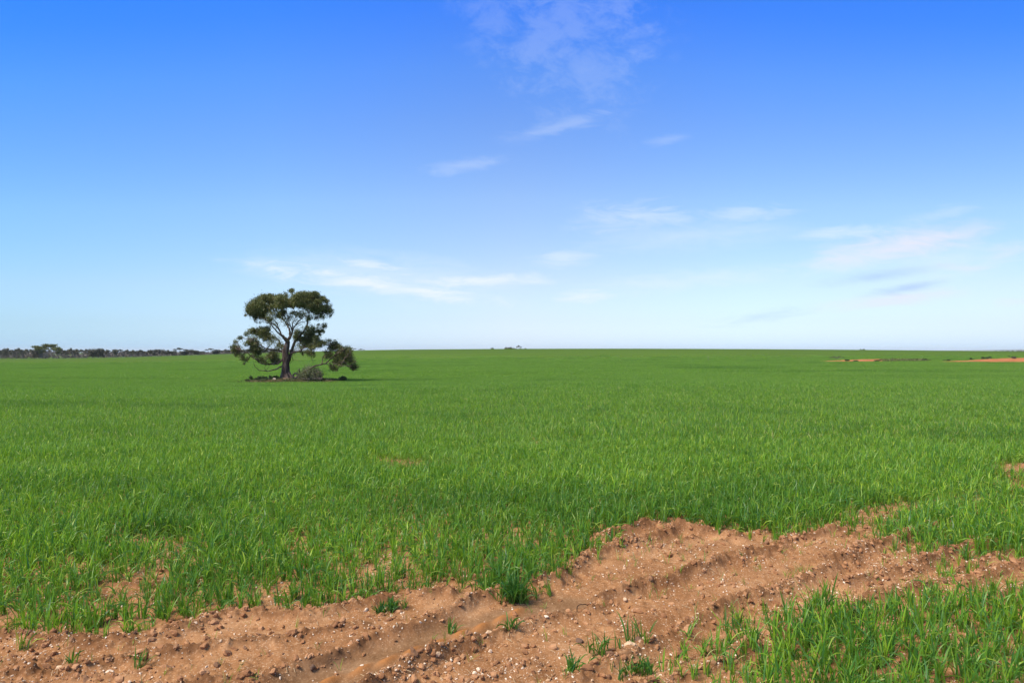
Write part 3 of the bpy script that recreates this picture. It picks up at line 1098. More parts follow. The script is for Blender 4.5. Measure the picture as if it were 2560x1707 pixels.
for k, (px, py, r, fl, m_, lab) in enumerate(STONES):
    x, y = G(px, py)
    z = float(ground(np.array([x]), np.array([y]))[0])
    o = link('stone', rock_mesh(70 + k, fl, 3, .2, m_))
    o.location = (x, y, z + r * fl * .45)
    o.scale = (r, r, r)
    o.rotation_euler = (random.uniform(-.2, .2), random.uniform(-.2, .2), random.uniform(0, 6))
    tag(o, lab, 'stone')


# ------------------------------------------------------------------ tubes
def smooth_path(P, Rr, sub=4):
    P = np.asarray(P, float)
    Rr = np.asarray(Rr, float)
    if len(P) < 3:
        return P, Rr
    Pe = np.vstack([2 * P[0] - P[1], P, 2 * P[-1] - P[-2]])
    Re = np.concatenate([[Rr[0]], Rr, [Rr[-1]]])
    oP, oR = [], []
    for i in range(len(P) - 1):
        for s in range(sub):
            t = s / sub
            oP.append(catmull(Pe[i], Pe[i + 1], Pe[i + 2], Pe[i + 3], t))
            oR.append(Re[i + 1] * (1 - t) + Re[i + 2] * t)
    oP.append(P[-1])
    oR.append(Rr[-1])
    return np.array(oP), np.array(oR)


class Acc:
    def __init__(s):
        s.V, s.F, s.n = [], [], 0

    def tube(s, P, Rr, sides=6, sub=3, lump=0.0, seed=0):
        P, Rr = smooth_path(P, Rr, sub)
        T = np.gradient(P, axis=0)
        T /= np.linalg.norm(T, axis=1)[:, None] + 1e-9
        ref = np.array([0.31, .95, 0.05])
        A = np.cross(T, ref)
        A /= np.linalg.norm(A, axis=1)[:, None] + 1e-9
        B = np.cross(T, A)
        th = np.arange(sides) / sides * 2 * math.pi
        rr = Rr[:, None] * np.ones(sides)
        if lump:
            r_ = np.random.default_rng(seed)
            ph = r_.uniform(0, 6.28, 4)
            k = np.arange(len(P))[:, None] * .55
            rr = rr * (1 + lump * (np.sin(3 * th[None] + ph[0] + k * .5) * .6 + np.sin(5 * th[None] + ph[1] - k) * .4 + np.sin(k * 1.7 + ph[2]) * .35))
        V = P[:, None] + A[:, None] * (np.cos(th)[None, :, None] * rr[..., None]) + B[:, None] * (np.sin(th)[None, :, None] * rr[..., None])
        m = len(P)
        ii = np.arange(m * sides).reshape(m, sides) + s.n
        jj = np.roll(ii, -1, axis=1)
        s.F.append(np.stack([ii[:-1], jj[:-1], jj[1:], ii[1:]], -1).reshape(-1, 4))
        s.V.append(V.reshape(-1, 3))
        s.n += m * sides
        # cap ends
        c = np.vstack([P[0], P[-1]])
        s.V.append(c)
        a, b = s.n, s.n + 1
        s.n += 2
        s.F.append(np.stack([np.full(sides, a), jj[0], ii[0], ii[0]], -1))
        s.F.append(np.stack([np.full(sides, b), ii[-1], jj[-1], jj[-1]], -1))

    def mesh(s, name, m):
        F = np.concatenate(s.F)
        tri = F[:, 2] == F[:, 3]
        return mesh_np(name, np.concatenate(s.V), [F[~tri], F[tri][:, :3]] if tri.any() else F, m, None, True)


def leaf_quads(Cn, length, width, r_, droop=.5, tone=None):
    """pointed leaf-sized faces at centres Cn"""
    n = len(Cn)
    d = r_.normal(0, 1, (n, 3))
    d[:, 2] -= droop
    d /= np.linalg.norm(d, axis=1)[:, None]
    q = r_.normal(0, 1, (n, 3))
    w = np.cross(d, q)
    w /= np.linalg.norm(w, axis=1)[:, None]
    L_ = (length * r_.uniform(.7, 1.3, n))[:, None] / 2
    W_ = (width * r_.uniform(.7, 1.3, n))[:, None] / 2
    V = np.stack([Cn - d * L_, Cn + w * W_, Cn + d * L_, Cn - w * W_], 1).reshape(-1, 3)
    if tone is None:
        tone = r_.random(n)
    return V, np.arange(n * 4).reshape(-1, 4), np.repeat(tone, 4)


def blob_points(c, rad, n, r_, hollow=.45):
    d = r_.normal(0, 1, (n, 3))
    d /= np.linalg.norm(d, axis=1)[:, None]
    rr = (hollow + (1 - hollow) * r_.random(n) ** .7)
    return np.asarray(c)[None] + d * rr[:, None] * np.asarray(rad)[None] * (1 + .14 * r_.normal(0, 1, n))[:, None]


# ------------------------------------------------------------------ the lone gum tree
S_ = 5.6


def TP(cx, cy, dy=0.0):
    """tree drawing (close-up pixels) -> local metres from the foot of the tree; dy = depth"""
    px, py = 560 + cx / S_, 700 + cy / S_
    D_ = TREE_D + dy
    return np.array([(px - CX) / FPX * D_ - TREE_X, dy, EYE + (HOR - py) / FPX * D_ - TREE_Z])


root = empty('gum_tree', (TREE_X, TREE_D, TREE_Z))
tag(root, 'lone spreading eucalyptus with forked trunk standing in the wheat field', 'tree')
tk = Acc()
tk.tube([TP(868, 1400), TP(862, 1365), TP(858, 1290), TP(862, 1200), TP(868, 1100), TP(862, 1010), TP(880, 920), TP(895, 850)],
        [.56, .47, .37, .34, .33, .30, .25, .19], 14, 4, .12, 3)
tk.tube([TP(800, 1395, -.1), TP(812, 1330, 0), TP(830, 1250, 0), TP(845, 1150, 0)], [.20, .17, .14, .08], 8, 4, .15, 4)
tk.tube([TP(985, 1395, -.2), TP(945, 1365, -.1), TP(905, 1300, 0), TP(880, 1220, 0)], [.12, .17, .17, .10], 8, 4, .15, 5)
tk.tube([TP(900, 1400, -.6), TP(885, 1370, -.4), TP(868, 1310, -.2), TP(862, 1230, -.1)], [.13, .16, .15, .1], 8, 4, .15, 6)
trunk = link('trunk', tk.mesh('trunk', M_BARK), root)

LIMBS = [  # points (cx, cy, depth), start and end radius
    [[(885, 1180, .1), (905, 1110, .15), (935, 1030, .2), (955, 970, .2), (978, 895, .1), (1005, 845, 0), (1060, 790, -.3), (1112, 720, -.6), (1155, 640, -.8), (1167, 560, -1), (1190, 480, -1.1), (1200, 400, -1.2)], .20, .035],
    [[(900, 860, 0), (860, 815, .1), (805, 765, .3), (770, 700, .5), (715, 635, .8), (655, 590, 1.0), (600, 520, 1.3), (560, 430, 1.5)], .125, .03],
    [[(880, 870, -.1), (822, 800, -.4), (745, 725, -.7), (690, 665, -1), (635, 600, -1.2), (560, 545, -1.5), (470, 500, -1.7)], .095, .025],
    [[(895, 860, 0), (918, 780, .1), (918, 700, .3), (888, 630, .5), (835, 560, .9), (780, 500, 1.2), (735, 420, 1.5)], .13, .03],
    [[(905, 830, -.1), (945, 760, -.1), (965, 690, -.3), (1000, 625, -.5), (1060, 560, -.9), (1135, 500, -1.3)], .11, .03],
    [[(955, 720, -.2), (930, 640, -.6), (900, 560, -.9), (880, 470, -1.2), (868, 390, -1.4)], .06, .02],
    [[(965, 690, -.3), (958, 620, .2), (985, 560, .6), (1000, 490, .9), (985, 410, 1.2)], .055, .02],
    [[(995, 640, -.4), (1070, 595, 0), (1160, 570, .3), (1260, 520, .6)], .05, .015],
    [[(920, 640, .3), (870, 560, -.2), (830, 480, -.8), (800, 400, -1.3)], .05, .02],
    [[(760, 690, .5), (745, 620, .1), (690, 540, -.2), (650, 440, -.6)], .05, .02],
    [[(835, 1010, 0), (785, 985, -.2), (700, 968, -.5), (600, 962, -.8), (530, 925, -1), (455, 880, -1.2), (390, 820, -1.4)], .09, .025],
    [[(865, 960, .1), (800, 900, .4), (760, 845, .7), (720, 800, .9), (650, 760, 1.2), (560, 720, 1.4)], .07, .02],
    [[(845, 1090, 0), (800, 1128, -.3), (765, 1162, -.5), (700, 1177, -.7), (600, 1175, -.9), (520, 1165, -1.1), (450, 1110, -1.3), (380, 1062, -1.5), (320, 1022, -1.6), (240, 985, -1.8)], .115, .03],
    [[(835, 1205, 0), (790, 1213, -.4), (722, 1247, -.8), (650, 1270, -1.1), (582, 1276, -1.3), (515, 1264, -1.5), (460, 1243, -1.6), (428, 1195, -1.7), (418, 1150, -1.8)], .085, .015],
    [[(585, 1274, -1.3), (572, 1225, -1.3), (578, 1190, -1.2), (560, 1150, -1.1)], .025, .012],
    [[(592, 1270, -1.3), (622, 1215, -1.4), (632, 1180, -1.4)], .022, .012],
    [[(925, 1040, .1), (990, 1008, -.3), (1050, 1000, -.6), (1100, 962, -.9), (1180, 930, -1.1), (1270, 880, -1.3)], .085, .03],
    [[(1010, 850, 0), (1090, 850, .5), (1170, 800, .9), (1260, 730, 1.2), (1360, 680, 1.4)], .05, .02],
    [[(1210, 960, -1.2), (1215, 1040, -1.2), (1228, 1100, -1.2), (1252, 1160, -1.2)], .03, .015],
    [[(925, 1165, 0), (970, 1115, -.5), (1040, 1130, -.8), (1110, 1140, -1)], .02, .008],
    [[(960, 1130, .2), (960, 1060, .4), (1000, 1010, .6)], .02, .01],
    [[(990, 900, .1), (1005, 960, .3), (1040, 1000, .5)], .025, .012],
    [[(960, 1395, -.6), (1040, 1345, -.9), (1110, 1290, -1.1), (1200, 1240, -1.3), (1290, 1200, -1.4), (1370, 1182, -1.5), (1440, 1150, -1.6), (1500, 1090, -1.7), (1570, 1035, -1.8), (1650, 990, -1.9)], .12, .03],
    [[(1372, 1182, -1.5), (1383, 1110, -1.3), (1410, 1040, -1.2), (1447, 960, -1), (1490, 890, -.9)], .055, .02],
    [[(1440, 1150, -1.6), (1495, 1158, -2), (1560, 1178, -2.2), (1700, 1205, -2.4), (1790, 1200, -2.5)], .035, .015],
    [[(1640, 1180, -1.9), (1680, 1120, -1.9), (1720, 1060, -1.9)], .03, .015],
]
nodes = []
for pts, r0, r1 in LIMBS:
    P = [TP(*p) for p in pts]
    n_ = len(P)
    Rr = [r0 + (r1 - r0) * (i / (n_ - 1)) ** .8 for i in range(n_)]
    P2, R2 = smooth_path(P, Rr, 3)
    # crooked, not ruled
    w_ = np.random.default_rng(int(r0 * 1e4) + n_).normal(0, .022, P2.shape)
    w_[0] = 0
    P2 = P2 + w_
    a = Acc()
    a.tube(P2, R2, 7, 2, .08, n_)
    link('branch', a.mesh('branch', M_BARK), trunk)
    nodes += [(p, r) for p, r in zip(P2[2:], R2[2:])]
ND = np.array([p for p, _ in nodes])

UPPER = [(400, 400, 80, 95), (340, 425, 45, 60), (470, 330, 90, 75), (560, 265, 85, 55), (450, 480, 65, 65), (440, 565, 35, 45),
         (560, 400, 80, 65, .8), (660, 275, 90, 65), (700, 330, 90, 55), (800, 280, 90, 55), (800, 345, 95, 50), (640, 205, 18, 18), (735, 230, 35, 22),
         (800, 205, 35, 25, .5), (870, 175, 35, 25, .6), (940, 150, 38, 22), (870, 220, 50, 35, .6), (965, 195, 30, 30, .4), (920, 320, 95, 55), (1000, 300, 95, 65),
         (1050, 235, 75, 45), (1140, 210, 75, 45), (1240, 208, 75, 42), (1200, 290, 95, 60), (1310, 290, 75, 60), (1390, 262, 42, 42),
         (1440, 300, 35, 35), (1340, 385, 85, 60), (1220, 375, 85, 55), (1100, 345, 80, 45), (1485, 375, 42, 50), (1470, 440, 55, 50),
         (1490, 500, 22, 30), (1350, 465, 75, 50, .7), (1305, 535, 50, 40, .5), (1380, 520, 25, 30), (575, 565, 50, 40, .5), (520, 500, 65, 55, .8),
         (640, 480, 60, 50, .35), (820, 450, 55, 60, .9), (960, 460, 45, 40, .8), (760, 530, 50, 40, .25), (700, 430, 70, 40, .35), (1060, 460, 60, 40, .3),
         (1150, 440, 60, 50, .4), (760, 480, 80, 55, .5), (900, 510, 55, 55, .4), (1060, 500, 70, 45, .5), (650, 540, 70, 45, .5), (830, 560, 50, 40, .35), (1180, 520, 60, 50, .5), (730, 620, 40, 30, .35), (860, 620, 40, 30, .35), (1270, 450, 50, 50, .3), (700, 600, 35, 25, .2), (1180, 590, 40, 30, .2), (600, 600, 40, 20, .3),
         (415, 300, 25, 18), (380, 480, 40, 50), (300, 500, 14, 20), (500, 600, 30, 20, .3), (1050, 180, 40, 20, .5)]
LEFT = [(320, 745, 45, 35), (400, 705, 65, 42, .9), (480, 725, 75, 55), (560, 730, 75, 60), (600, 690, 40, 45), (560, 800, 55, 55), (620, 810, 55, 50, .8),
        (690, 820, 45, 65, .6), (250, 820, 42, 32), (300, 880, 45, 50, .4), (172, 865, 32, 38), (130, 925, 50, 35), (155, 975, 62, 55), (200, 1020, 30, 40),
        (158, 1050, 20, 25), (400, 905, 65, 60, 1.3), (440, 970, 75, 55, 1.3), (360, 840, 55, 50, .6), (640, 900, 45, 40, .4), (760, 900, 45, 70, .4),
        (680, 1040, 80, 55, .9), (700, 1110, 65, 50, .9), (620, 1080, 50, 50, .7), (500, 1100, 85, 50, .5), (420, 1040, 55, 45, .5), (260, 1080, 38, 55),
        (330, 1110, 35, 35, .7), (280, 1170, 10, 12), (560, 1145, 60, 30, .6), (510, 670, 25, 18, .5), (440, 800, 50, 40, .6), (800, 960, 40, 60, .4), (720, 960, 40, 30, .3)]
RIGHT = [(1040, 740, 60, 42, 1), (1020, 800, 50, 45, 1), (1060, 830, 60, 50, .8), (1140, 830, 60, 60, .7), (1090, 930, 50, 40, .6), (1180, 760, 50, 50, .9), (1300, 860, 60, 50, .8), (1380, 880, 50, 35, .8), (1080, 860, 45, 50, .5), (1040, 900, 45, 40, .4), (1180, 690, 50, 45, .7), (1240, 700, 52, 55, .9),
         (1230, 780, 55, 55), (1200, 850, 65, 60, 1.1), (1285, 820, 45, 60), (1335, 700, 38, 50, .9), (1405, 650, 38, 42), (1400, 720, 32, 45, .9), (1320, 630, 24, 22, .7),
         (1330, 760, 25, 30), (1150, 900, 45, 50), (1230, 930, 60, 45, 1.1), (1335, 905, 55, 45), (1242, 1015, 38, 60), (1165, 985, 55, 38, .8), (1100, 995, 40, 30, .6),
         (1098, 1030, 14, 22), (1130, 780, 40, 40, .4)]
LOW = [(1420, 890, 55, 38, .7), (1460, 845, 42, 28, .9), (1545, 860, 40, 35), (1560, 930, 62, 55), (1625, 920, 42, 40), (1650, 990, 65, 60), (1500, 1015, 45, 50),
       (1480, 1065, 45, 45), (1725, 1000, 60, 55), (1705, 1080, 85, 70, 1.2), (1620, 1130, 75, 65, 1.2), (1755, 1060, 40, 55), (1770, 975, 22, 28), (1660, 1180, 60, 35),
       (1545, 1225, 42, 42), (1500, 1215, 32, 35, .7), (1575, 1245, 16, 24), (1815, 1150, 42, 42), (1820, 1215, 58, 42, 1.1), (1812, 1258, 24, 16), (1600, 1060, 55, 50, .9)]
r_ = np.random.default_rng(5)
tw = Acc()
for nm, BL in (('upper', UPPER), ('left', LEFT), ('right', RIGHT), ('low', LOW)):
    pts, tn = [], []
    for b in BL:
        cx, cy, rx, ry = b[:4]
        dens = b[4] if len(b) > 4 else 1.0
        p0 = TP(cx, cy)
        d2 = np.hypot(ND[:, 0] - p0[0], ND[:, 2] - p0[2])
        j = int(np.argmin(d2))
        reps = 3 if (nm == 'upper' and dens >= .8 and cy < 420) else 2 if dens >= .9 and min(rx, ry) > 35 else 1
        for q in range(reps):
            dy = ND[j, 1] + (r_.normal(0, .35) if q == 0 else (r_.uniform(.6, 1.6) * (1 if q == 1 else -1)))
            wide = 1 - min(1, abs(cx - 900) / 700) ** 2
            dy *= (.35 + .75 * wide)
            if nm == 'low':
                dy -= .55
            if q:
                cxx, cyy = cx + r_.normal(0, 14), cy + r_.normal(0, 8)
                cxx += (900 - cxx) * .05
            else:
                cxx, cyy = cx, cy
            c = TP(cxx, cyy, dy)
            rad = np.array([rx / 147, (rx + ry) / 2 / 147, ry / 147]) * (1.0 if q == 0 else .9)
            # break each clump into lobes, and each lobe into leaf sprays
            nl = max(3, int(9 * rad[0] * rad[2] / .18))
            lobes = blob_points(c, rad * .80, nl, r_, .35)
            for lb in lobes:
                lr = rad * r_.uniform(.24, .50) + .06
                nleaf = int(dens * 150 * lr[0] * lr[2] / .06)
                pp = lb + r_.normal(0, .66, (max(6, nleaf), 3)) * lr
                pts.append(pp)
                hgt_ = (pp[:, 2] - lb[2]) / (lr[2] + .01)
                tn.append(np.clip(.42 + .16 * r_.normal(0, 1, len(pp)) + r_.normal(0, .2), 0, .9))
            # twigs into the clump
            if q == 0:
                d3 = np.linalg.norm(ND - c, axis=1)
                jj = int(np.argmin(d3))
                for lb in lobes[:6]:
                    mid = (ND[jj] + lb) / 2 + r_.normal(0, .08, 3)
                    tw.tube([ND[jj], mid, lb], [.026, .017, .009], 4, 2)
    if nm == 'upper':
        for p_, rr_ in nodes:
            if p_[2] > 1.9 and rr_ < .09:
                k_ = int(r_.integers(4, 20))
                c_ = p_ + r_.normal(0, .22, 3)
                pts.append(c_ + r_.normal(0, .17, (k_, 3)))
                tn.append(np.clip(.4 + .2 * r_.normal(0, 1, k_), 0, .9))
    pts = np.concatenate(pts)
    tn = np.concatenate(tn)
    br = r_.random(len(tn)) < .07
    tn[br] = 1.0
    V, F, T_ = leaf_quads(pts, .15, .048, r_, .7, tn)
    o = link('crown', mesh_np('crown', V, F, M_GUM, dict(tone=T_)), root)
    print('crown', nm, len(pts))
link('twigs', tw.mesh('twigs', M_BARK), root)['kind'] = 'stuff'


def at(px, Y, dz=0.0):
    x = (px - CX) / FPX * Y
    return Vector((x, Y, float(macro(np.array([x]), np.array([Y]))[0]) + dz))


# brush pile at its foot
bp = empty('brush_pile', (TREE_X + 1.9, TREE_D - 1.0, float(macro(np.array([TREE_X + 1.9]), np.array([TREE_D - 1.0]))[0])))
tag(bp, 'heap of fallen grey green twigs and dry leaves right of the gum trunk', 'brush pile')
off = np.array(bp.location) - np.array(root.location)
a = Acc()
pp = []
for k in range(330):
    s = r_.random()
    base = TP(1050 + 330 * s, 1390 - 10 * r_.random(), r_.normal(-1.0, .5)) - off
    topx = 1065 + 310 * r_.random()
    ylim = 1195 + 110 * abs((topx - 1210) / 180) ** 1.3 + 50 * r_.random()
    tip = TP(topx + r_.normal(0, 30), r_.uniform(ylim, 1370), r_.normal(-1.0, .55)) - off
    mid = (base + tip) / 2 + r_.normal(0, .14, 3)
    a.tube([base, mid, tip], [.013, .008, .003], 4, 2)
    for q in range(int(r_.integers(0, 22))):
        pp.append(tip + r_.normal(0, .10, 3))
        pp.append(mid + (tip - mid) * r_.random() + r_.normal(0, .12, 3))
for k in range(16):   # arching dry ends on the right
    b0 = TP(1250 + r_.normal(0, 40), 1330, -1.1) - off
    e = TP(1370 + r_.normal(0, 25), 1290 + r_.normal(0, 35), -1.3 + r_.normal(0, .3)) - off
    a.tube([b0, (b0 + e) / 2 + np.array([0, 0, .18]), e], [.014, .009, .004], 4, 3)
for k in range(12):
    b0 = TP(1150 + r_.normal(0, 60), 1280, -1.1) - off
    e = TP(1180 + r_.normal(0, 60), 1170 + r_.normal(0, 22), -1.1 + r_.normal(0, .3)) - off
    a.tube([b0, (b0 + e) / 2 + r_.normal(0, .05, 3), e], [.012, .007, .003], 4, 3)
link('dead_twigs', a.mesh('dead_twigs', M_TWIG), bp)['kind'] = 'stuff'
pp = np.array(pp)
pp = pp[pp[:, 2] > .03]
V, F, T_ = leaf_quads(pp, .15, .045, r_, .4)
link('dry_leaves', mesh_np('dry_leaves', V, F, M_DEADLEAF, dict(tone=T_)), bp)['kind'] = 'stuff'
a = Acc()
a.tube([TP(1060, 1290, -1.5) - off, TP(1050, 1265, -1.5) - off, TP(1052, 1238, -1.5) - off], [.05, .055, .05], 7, 2, .1)
link('broken_stub', a.mesh('broken_stub', M_BARK), bp)

# old tyre leaning beside the trunk
bm = bmesh.new()
nmaj, nmin = 40, 12
vv = [[None] * nmin for _ in range(nmaj)]
for i in range(nmaj):
    A_ = i / nmaj * 2 * math.pi
    for j in range(nmin):
        B_ = j / nmin * 2 * math.pi
        sq = lambda v: math.copysign(abs(v) ** .7, v)
        rr = .265 + .085 * sq(math.cos(B_)) + (.012 if (i % 2 and abs(B_) < .9 or i % 2 and B_ > 5.4) else 0)
        vv[i][j] = bm.verts.new((rr * math.cos(A_), .085 * sq(math.sin(B_)), rr * math.sin(A_)))
for i in range(nmaj):
    for j in range(nmin):
        bm.faces.new((vv[i][j], vv[(i + 1) % nmaj][j], vv[(i + 1) % nmaj][(j + 1) % nmin], vv[i][(j + 1) % nmin]))
bmesh.ops.recalc_face_normals(bm, faces=bm.faces)
me = bpy.data.meshes.new('tyre')
bm.to_mesh(me)
bm.free()
me.materials.append(M_RUBBER)
for p in me.polygons:
    p.use_smooth = True
o = link('tyre', me)
p = TP(1000, 1338, -1.2)
o.location = Vector(p) + root.location
o.rotation_euler = (R(-10), 0, R(8))
o.scale = (.82, .82, .82)
tag(o, 'old black tyre standing on edge between gum trunk and brush pile', 'tyre')


# low weeds and shrub on the litter
def shrub(name, loc, rad, nleaf, ll, lw, m, seed, label=None, cat=None, group=None, spread=1.0, stems=7):
    """stems > foliage, about a base point"""
    q_ = np.random.default_rng(seed)
    rt = empty(name, loc)
    if label:
        tag(rt, label, cat, group)
    a = Acc()
    pts = []
    for k in range(stems):
        d = np.array([q_.normal(0, .5), q_.normal(0, .5), 1.0])
        tip = np.array([d[0] * rad[0], d[1] * rad[1], rad[2] * q_.uniform(.5, 1.0)])
        a.tube([np.zeros(3), tip * np.array([.35, .35, .55]), tip], [rad[2] * .03, rad[2] * .02, rad[2] * .01], 4, 2)
        pts.append(blob_points(tip, np.array(rad) * .42, max(4, nleaf // stems), q_, .2))
    pts.append(blob_points((0, 0, rad[2] * .45), np.array(rad) * np.array([.9, .9, .45]), nleaf // 2, q_, .1))
    pts = np.concatenate(pts)
    pts = pts[pts[:, 2] > .01]
    link('stem', a.mesh('stem', M_TWIG), rt)
    V, F, T_ = leaf_quads(pts, ll, lw, q_, -.3)
    link('foliage', mesh_np('foliage', V, F, m, dict(tone=T_)), rt)
    return rt


def litter_pt(cx, dy):
    x = TP(cx, 1385, dy)[0] + TREE_X
    return Vector((x, TREE_D + dy, float(macro(np.array([x]), np.array([TREE_D + dy]))[0])))


WEEDS = [(380, -.3, .22, .36, 'upright dark green weed at the left end of the litter under the gum'),
         (330, -.4, .25, .14, 'low dark weed furthest left on the litter under the gum'),
         (455, -.2, .20, .18, 'small weed beside the upright one on the left of the litter'),
         (500, -.3, .24, .30, 'bushy dark weed second clump from the left under the gum'),
         (565, -.2, .28, .26, 'round dark weed in the middle of the row left of the gum trunk'),
         (640, -.3, .26, .30, 'taller dark weed left of the pale stone under the gum'),
         (700, -.1, .28, .30, 'leafy weed behind the pale stone under the gum'),
         (755, 0, .22, .20, 'low weed touching the left foot of the gum trunk')]
for k, (cx, dy, w_, h_, lab) in enumerate(WEEDS):
    shrub('weed', litter_pt(cx, dy - .6), (w_, w_ * .8, h_), 260, .10, .035, M_BUSH, 700 + k, lab, 'weed')
shrub('shrub', litter_pt(1665, -.9), (.42, .34, .38), 700, .13, .04, M_BUSH, 720, 'low dark shrub alone at the right end of the litter', 'shrub')
shrub('shrub', litter_pt(1610, -.9), (.24, .2, .18), 260, .12, .035, M_BUSH, 721, 'small flat shrub just left of the lone dark shrub', 'shrub')
o = link('pale_stone', rock_mesh(99, .45, 3, .2, M_STONE))
o.location = litter_pt(708, -1.2) + Vector((0, 0, .05))
o.scale = (.18, .12, .14)
tag(o, 'pale flat stone on the brown litter left of the gum trunk', 'stone')
M_MOUND, t = mat('litter_earth')
finish(t, prin(t, mixc(t, rng_map(t, noise(t, 6, 5, .7), .35, .65), (.10, .062, .040), (.22, .15, .105)), .95, .1))
o = link('earth_mound', rock_mesh(98, .4, 3, .15, M_MOUND))
o.location = litter_pt(870, -1.1) + Vector((0, 0, .0))
o.scale = (.50, .35, .35)
tag(o, 'tan mound of earth heaped against the foot of the gum', 'mound')
gp_ = np.stack([rng.uniform(-5.6, 6.6, 5200) + TREE_X, TREE_D + rng.normal(-1.6, 1.0, 5200), np.zeros(5200)], -1)
gp_[:, 2] = macro(gp_[:, 0], gp_[:, 1]) + rng.uniform(.01, .12, 5200)
gp_ = gp_[fbm(gp_[:, 0] * 1.3, gp_[:, 1] * 1.3, 3, 140) > .02]
V, F, T_ = leaf_quads(gp_, .16, .03, r_, -1.2)
tag(link('low_regrowth', mesh_np('low_regrowth', V, F, M_BUSH, dict(tone=T_))), 'short dark green regrowth between the leaf litter under the gum', 'weeds', kind='stuff')
V, F = [], []
pts = np.stack([rng.uniform(-4.8, 5.6, 2600) + TREE_X, TREE_D + rng.normal(-.3, .75, 2600), np.zeros(2600)], -1)
pts[:, 2] = macro(pts[:, 0], pts[:, 1]) + rng.uniform(.01, .09, 2600)
V, F, T_ = leaf_quads(pts, .16, .03, r_, 0)
tag(link('leaf_litter', mesh_np('leaf_litter', V, F, M_DEADLEAF, dict(tone=T_))), 'dry brown leaf litter and sticks spread under the gum', 'leaf litter', kind='stuff')


# ------------------------------------------------------------------ far trees
def mallee(seed, h, w, style, m=M_MALLEE):
    """multi-stemmed mallee: (trunk mesh, crown mesh) about its base"""
    q_ = np.random.default_rng(seed)
    a = Acc()
    pts = []
    ns = q_.integers(3, 6)
    for k in range(ns):
        tipx = (k / (ns - 1) - .5) * w * .8 + q_.normal(0, w * .05)
        tip = np.array([tipx, q_.normal(0, w * .22), h * q_.uniform(.78, .95)])
        mid = tip * np.array([.45, .45, .55]) + q_.normal(0, .12, 3)
        a.tube([np.array([q_.normal(0, .12), q_.normal(0, .12), -.3]), mid, tip], [h * .016, h * .012, h * .006], 5, 2)
        thick = h * (.10 if style == 0 else .2 if style == 1 else .30)
        pts.append(blob_points(tip, (w * q_.uniform(.18, .30), w * .22, thick * q_.uniform(.6, 1.1)), 200, q_, .1))
        if style:
            pts.append(blob_points(mid + np.array([q_.normal(0, w * .15), 0, h * .1]), (w * .20, w * .2, h * .16), 130, q_, .1))
        if style == 2:
            pts.append(blob_points((tipx * .9, 0, h * .33), (w * .24, w * .25, h * .26), 160, q_, .1))
    pts = np.concatenate(pts)
    tn = np.clip(.25 + .55 * (pts[:, 2] / h) + q_.normal(0, .15, len(pts)), 0, .92)
    tn = np.clip(.5 + q_.normal(0, .2, len(pts)), 0, 1)
    V, F, T_ = leaf_quads(pts, .55, .26, q_, 0, tn)
    return a.mesh('mallee_trunk', M_TWIG), mesh_np('mallee_crown', V, F, m, dict(tone=T_))


VAR = [mallee(900 + k, 6.0, 4.6, (0, 1, 2, 1, 2)[k]) for k in range(5)]
GREENV = [mallee(950 + k, 6.0, 5.0, (0, 1)[k], M_GUM) for k in range(2)]


def tree_at(px, Y, h, w, var, label, group=None, name='mallee_tree', base_drop=0.0, green=False):
    tm, cm = (GREENV if green else VAR)[var]
    rt = empty(name, at(px, Y, -base_drop), random.uniform(-.4, .4))
    rt.scale = (w / 4.8, w / 4.8, h / 6.0)
    tag(rt, label, 'tree', group)
    link('trunk', tm, rt)
    link('crown', cm, rt)
    return rt


def top_h(px, py_top, Y):
    """height needed at depth Y to reach photo row py_top"""
    return EYE + (HOR - py_top) / FPX * Y - at(px, Y).z


# the left belt, front row of trees, crown tops read from the skyline
SKY = [(-160, 872), (-120, 874), (-80, 871), (-40, 873), (2, 873), (14, 874), (28, 872.5), (42, 874), (54, 872), (66, 874), (78, 874), (92, 874),
       (164, 873), (176, 874), (186, 872), (204, 874), (217, 873.5), (232, 874.5), (246, 874), (258, 873.5), (272, 876), (290, 875),
       (302, 874), (316, 876), (327, 875.5), (340, 876), (352, 875), (365, 878), (378, 876), (390, 875.5), (404, 875.5), (416, 877.5), (430, 876),
       (462, 878), (476, 875), (491, 877), (502, 879), (540, 880), (556, 875), (572, 874), (590, 876), (604, 877), (620, 876), (640, 878), (662, 879), (684, 880)]
for k, (px, py) in enumerate(SKY):
    Y = 436 + random.uniform(-6, 22)
    h = top_h(px, py, Y)
    tree_at(px, Y, max(2.5, h), random.uniform(4.0, 6.2), random.choice([0, 0, 1, 1, 3, 2, 4]),
            'greyish flat-crowned mallee in the long belt of trees along the left skyline', 'mallee trees of the left skyline belt')
SPECIAL = [(115, 861, 9.5, 0, 'tallest green tree rising above the left tree belt', 0), (106, 867, 6.5, 0, 'green tree with a side-leaning crown just left of the tallest in the left belt', 1),
           (132, 867.5, 6.0, 1, 'green spreading tree just right of the tallest in the left belt', 0), (146, 870, 5.0, 1, 'lower green tree at the right end of the green cluster in the left belt', 1),
           (449, 870, 7.0, 0, 'round-topped mallee standing higher between the belt middle and the lone gum', 1),
           (527, 871.5, 6.5, 0, 'dark umbrella-crowned mallee next in height just left of the lone gum', 1)]
for px, py, w, st, lab, v in SPECIAL:
    tree_at(px, 430, top_h(px, py, 430), w, v if px < 300 else st, lab, green=px < 300)

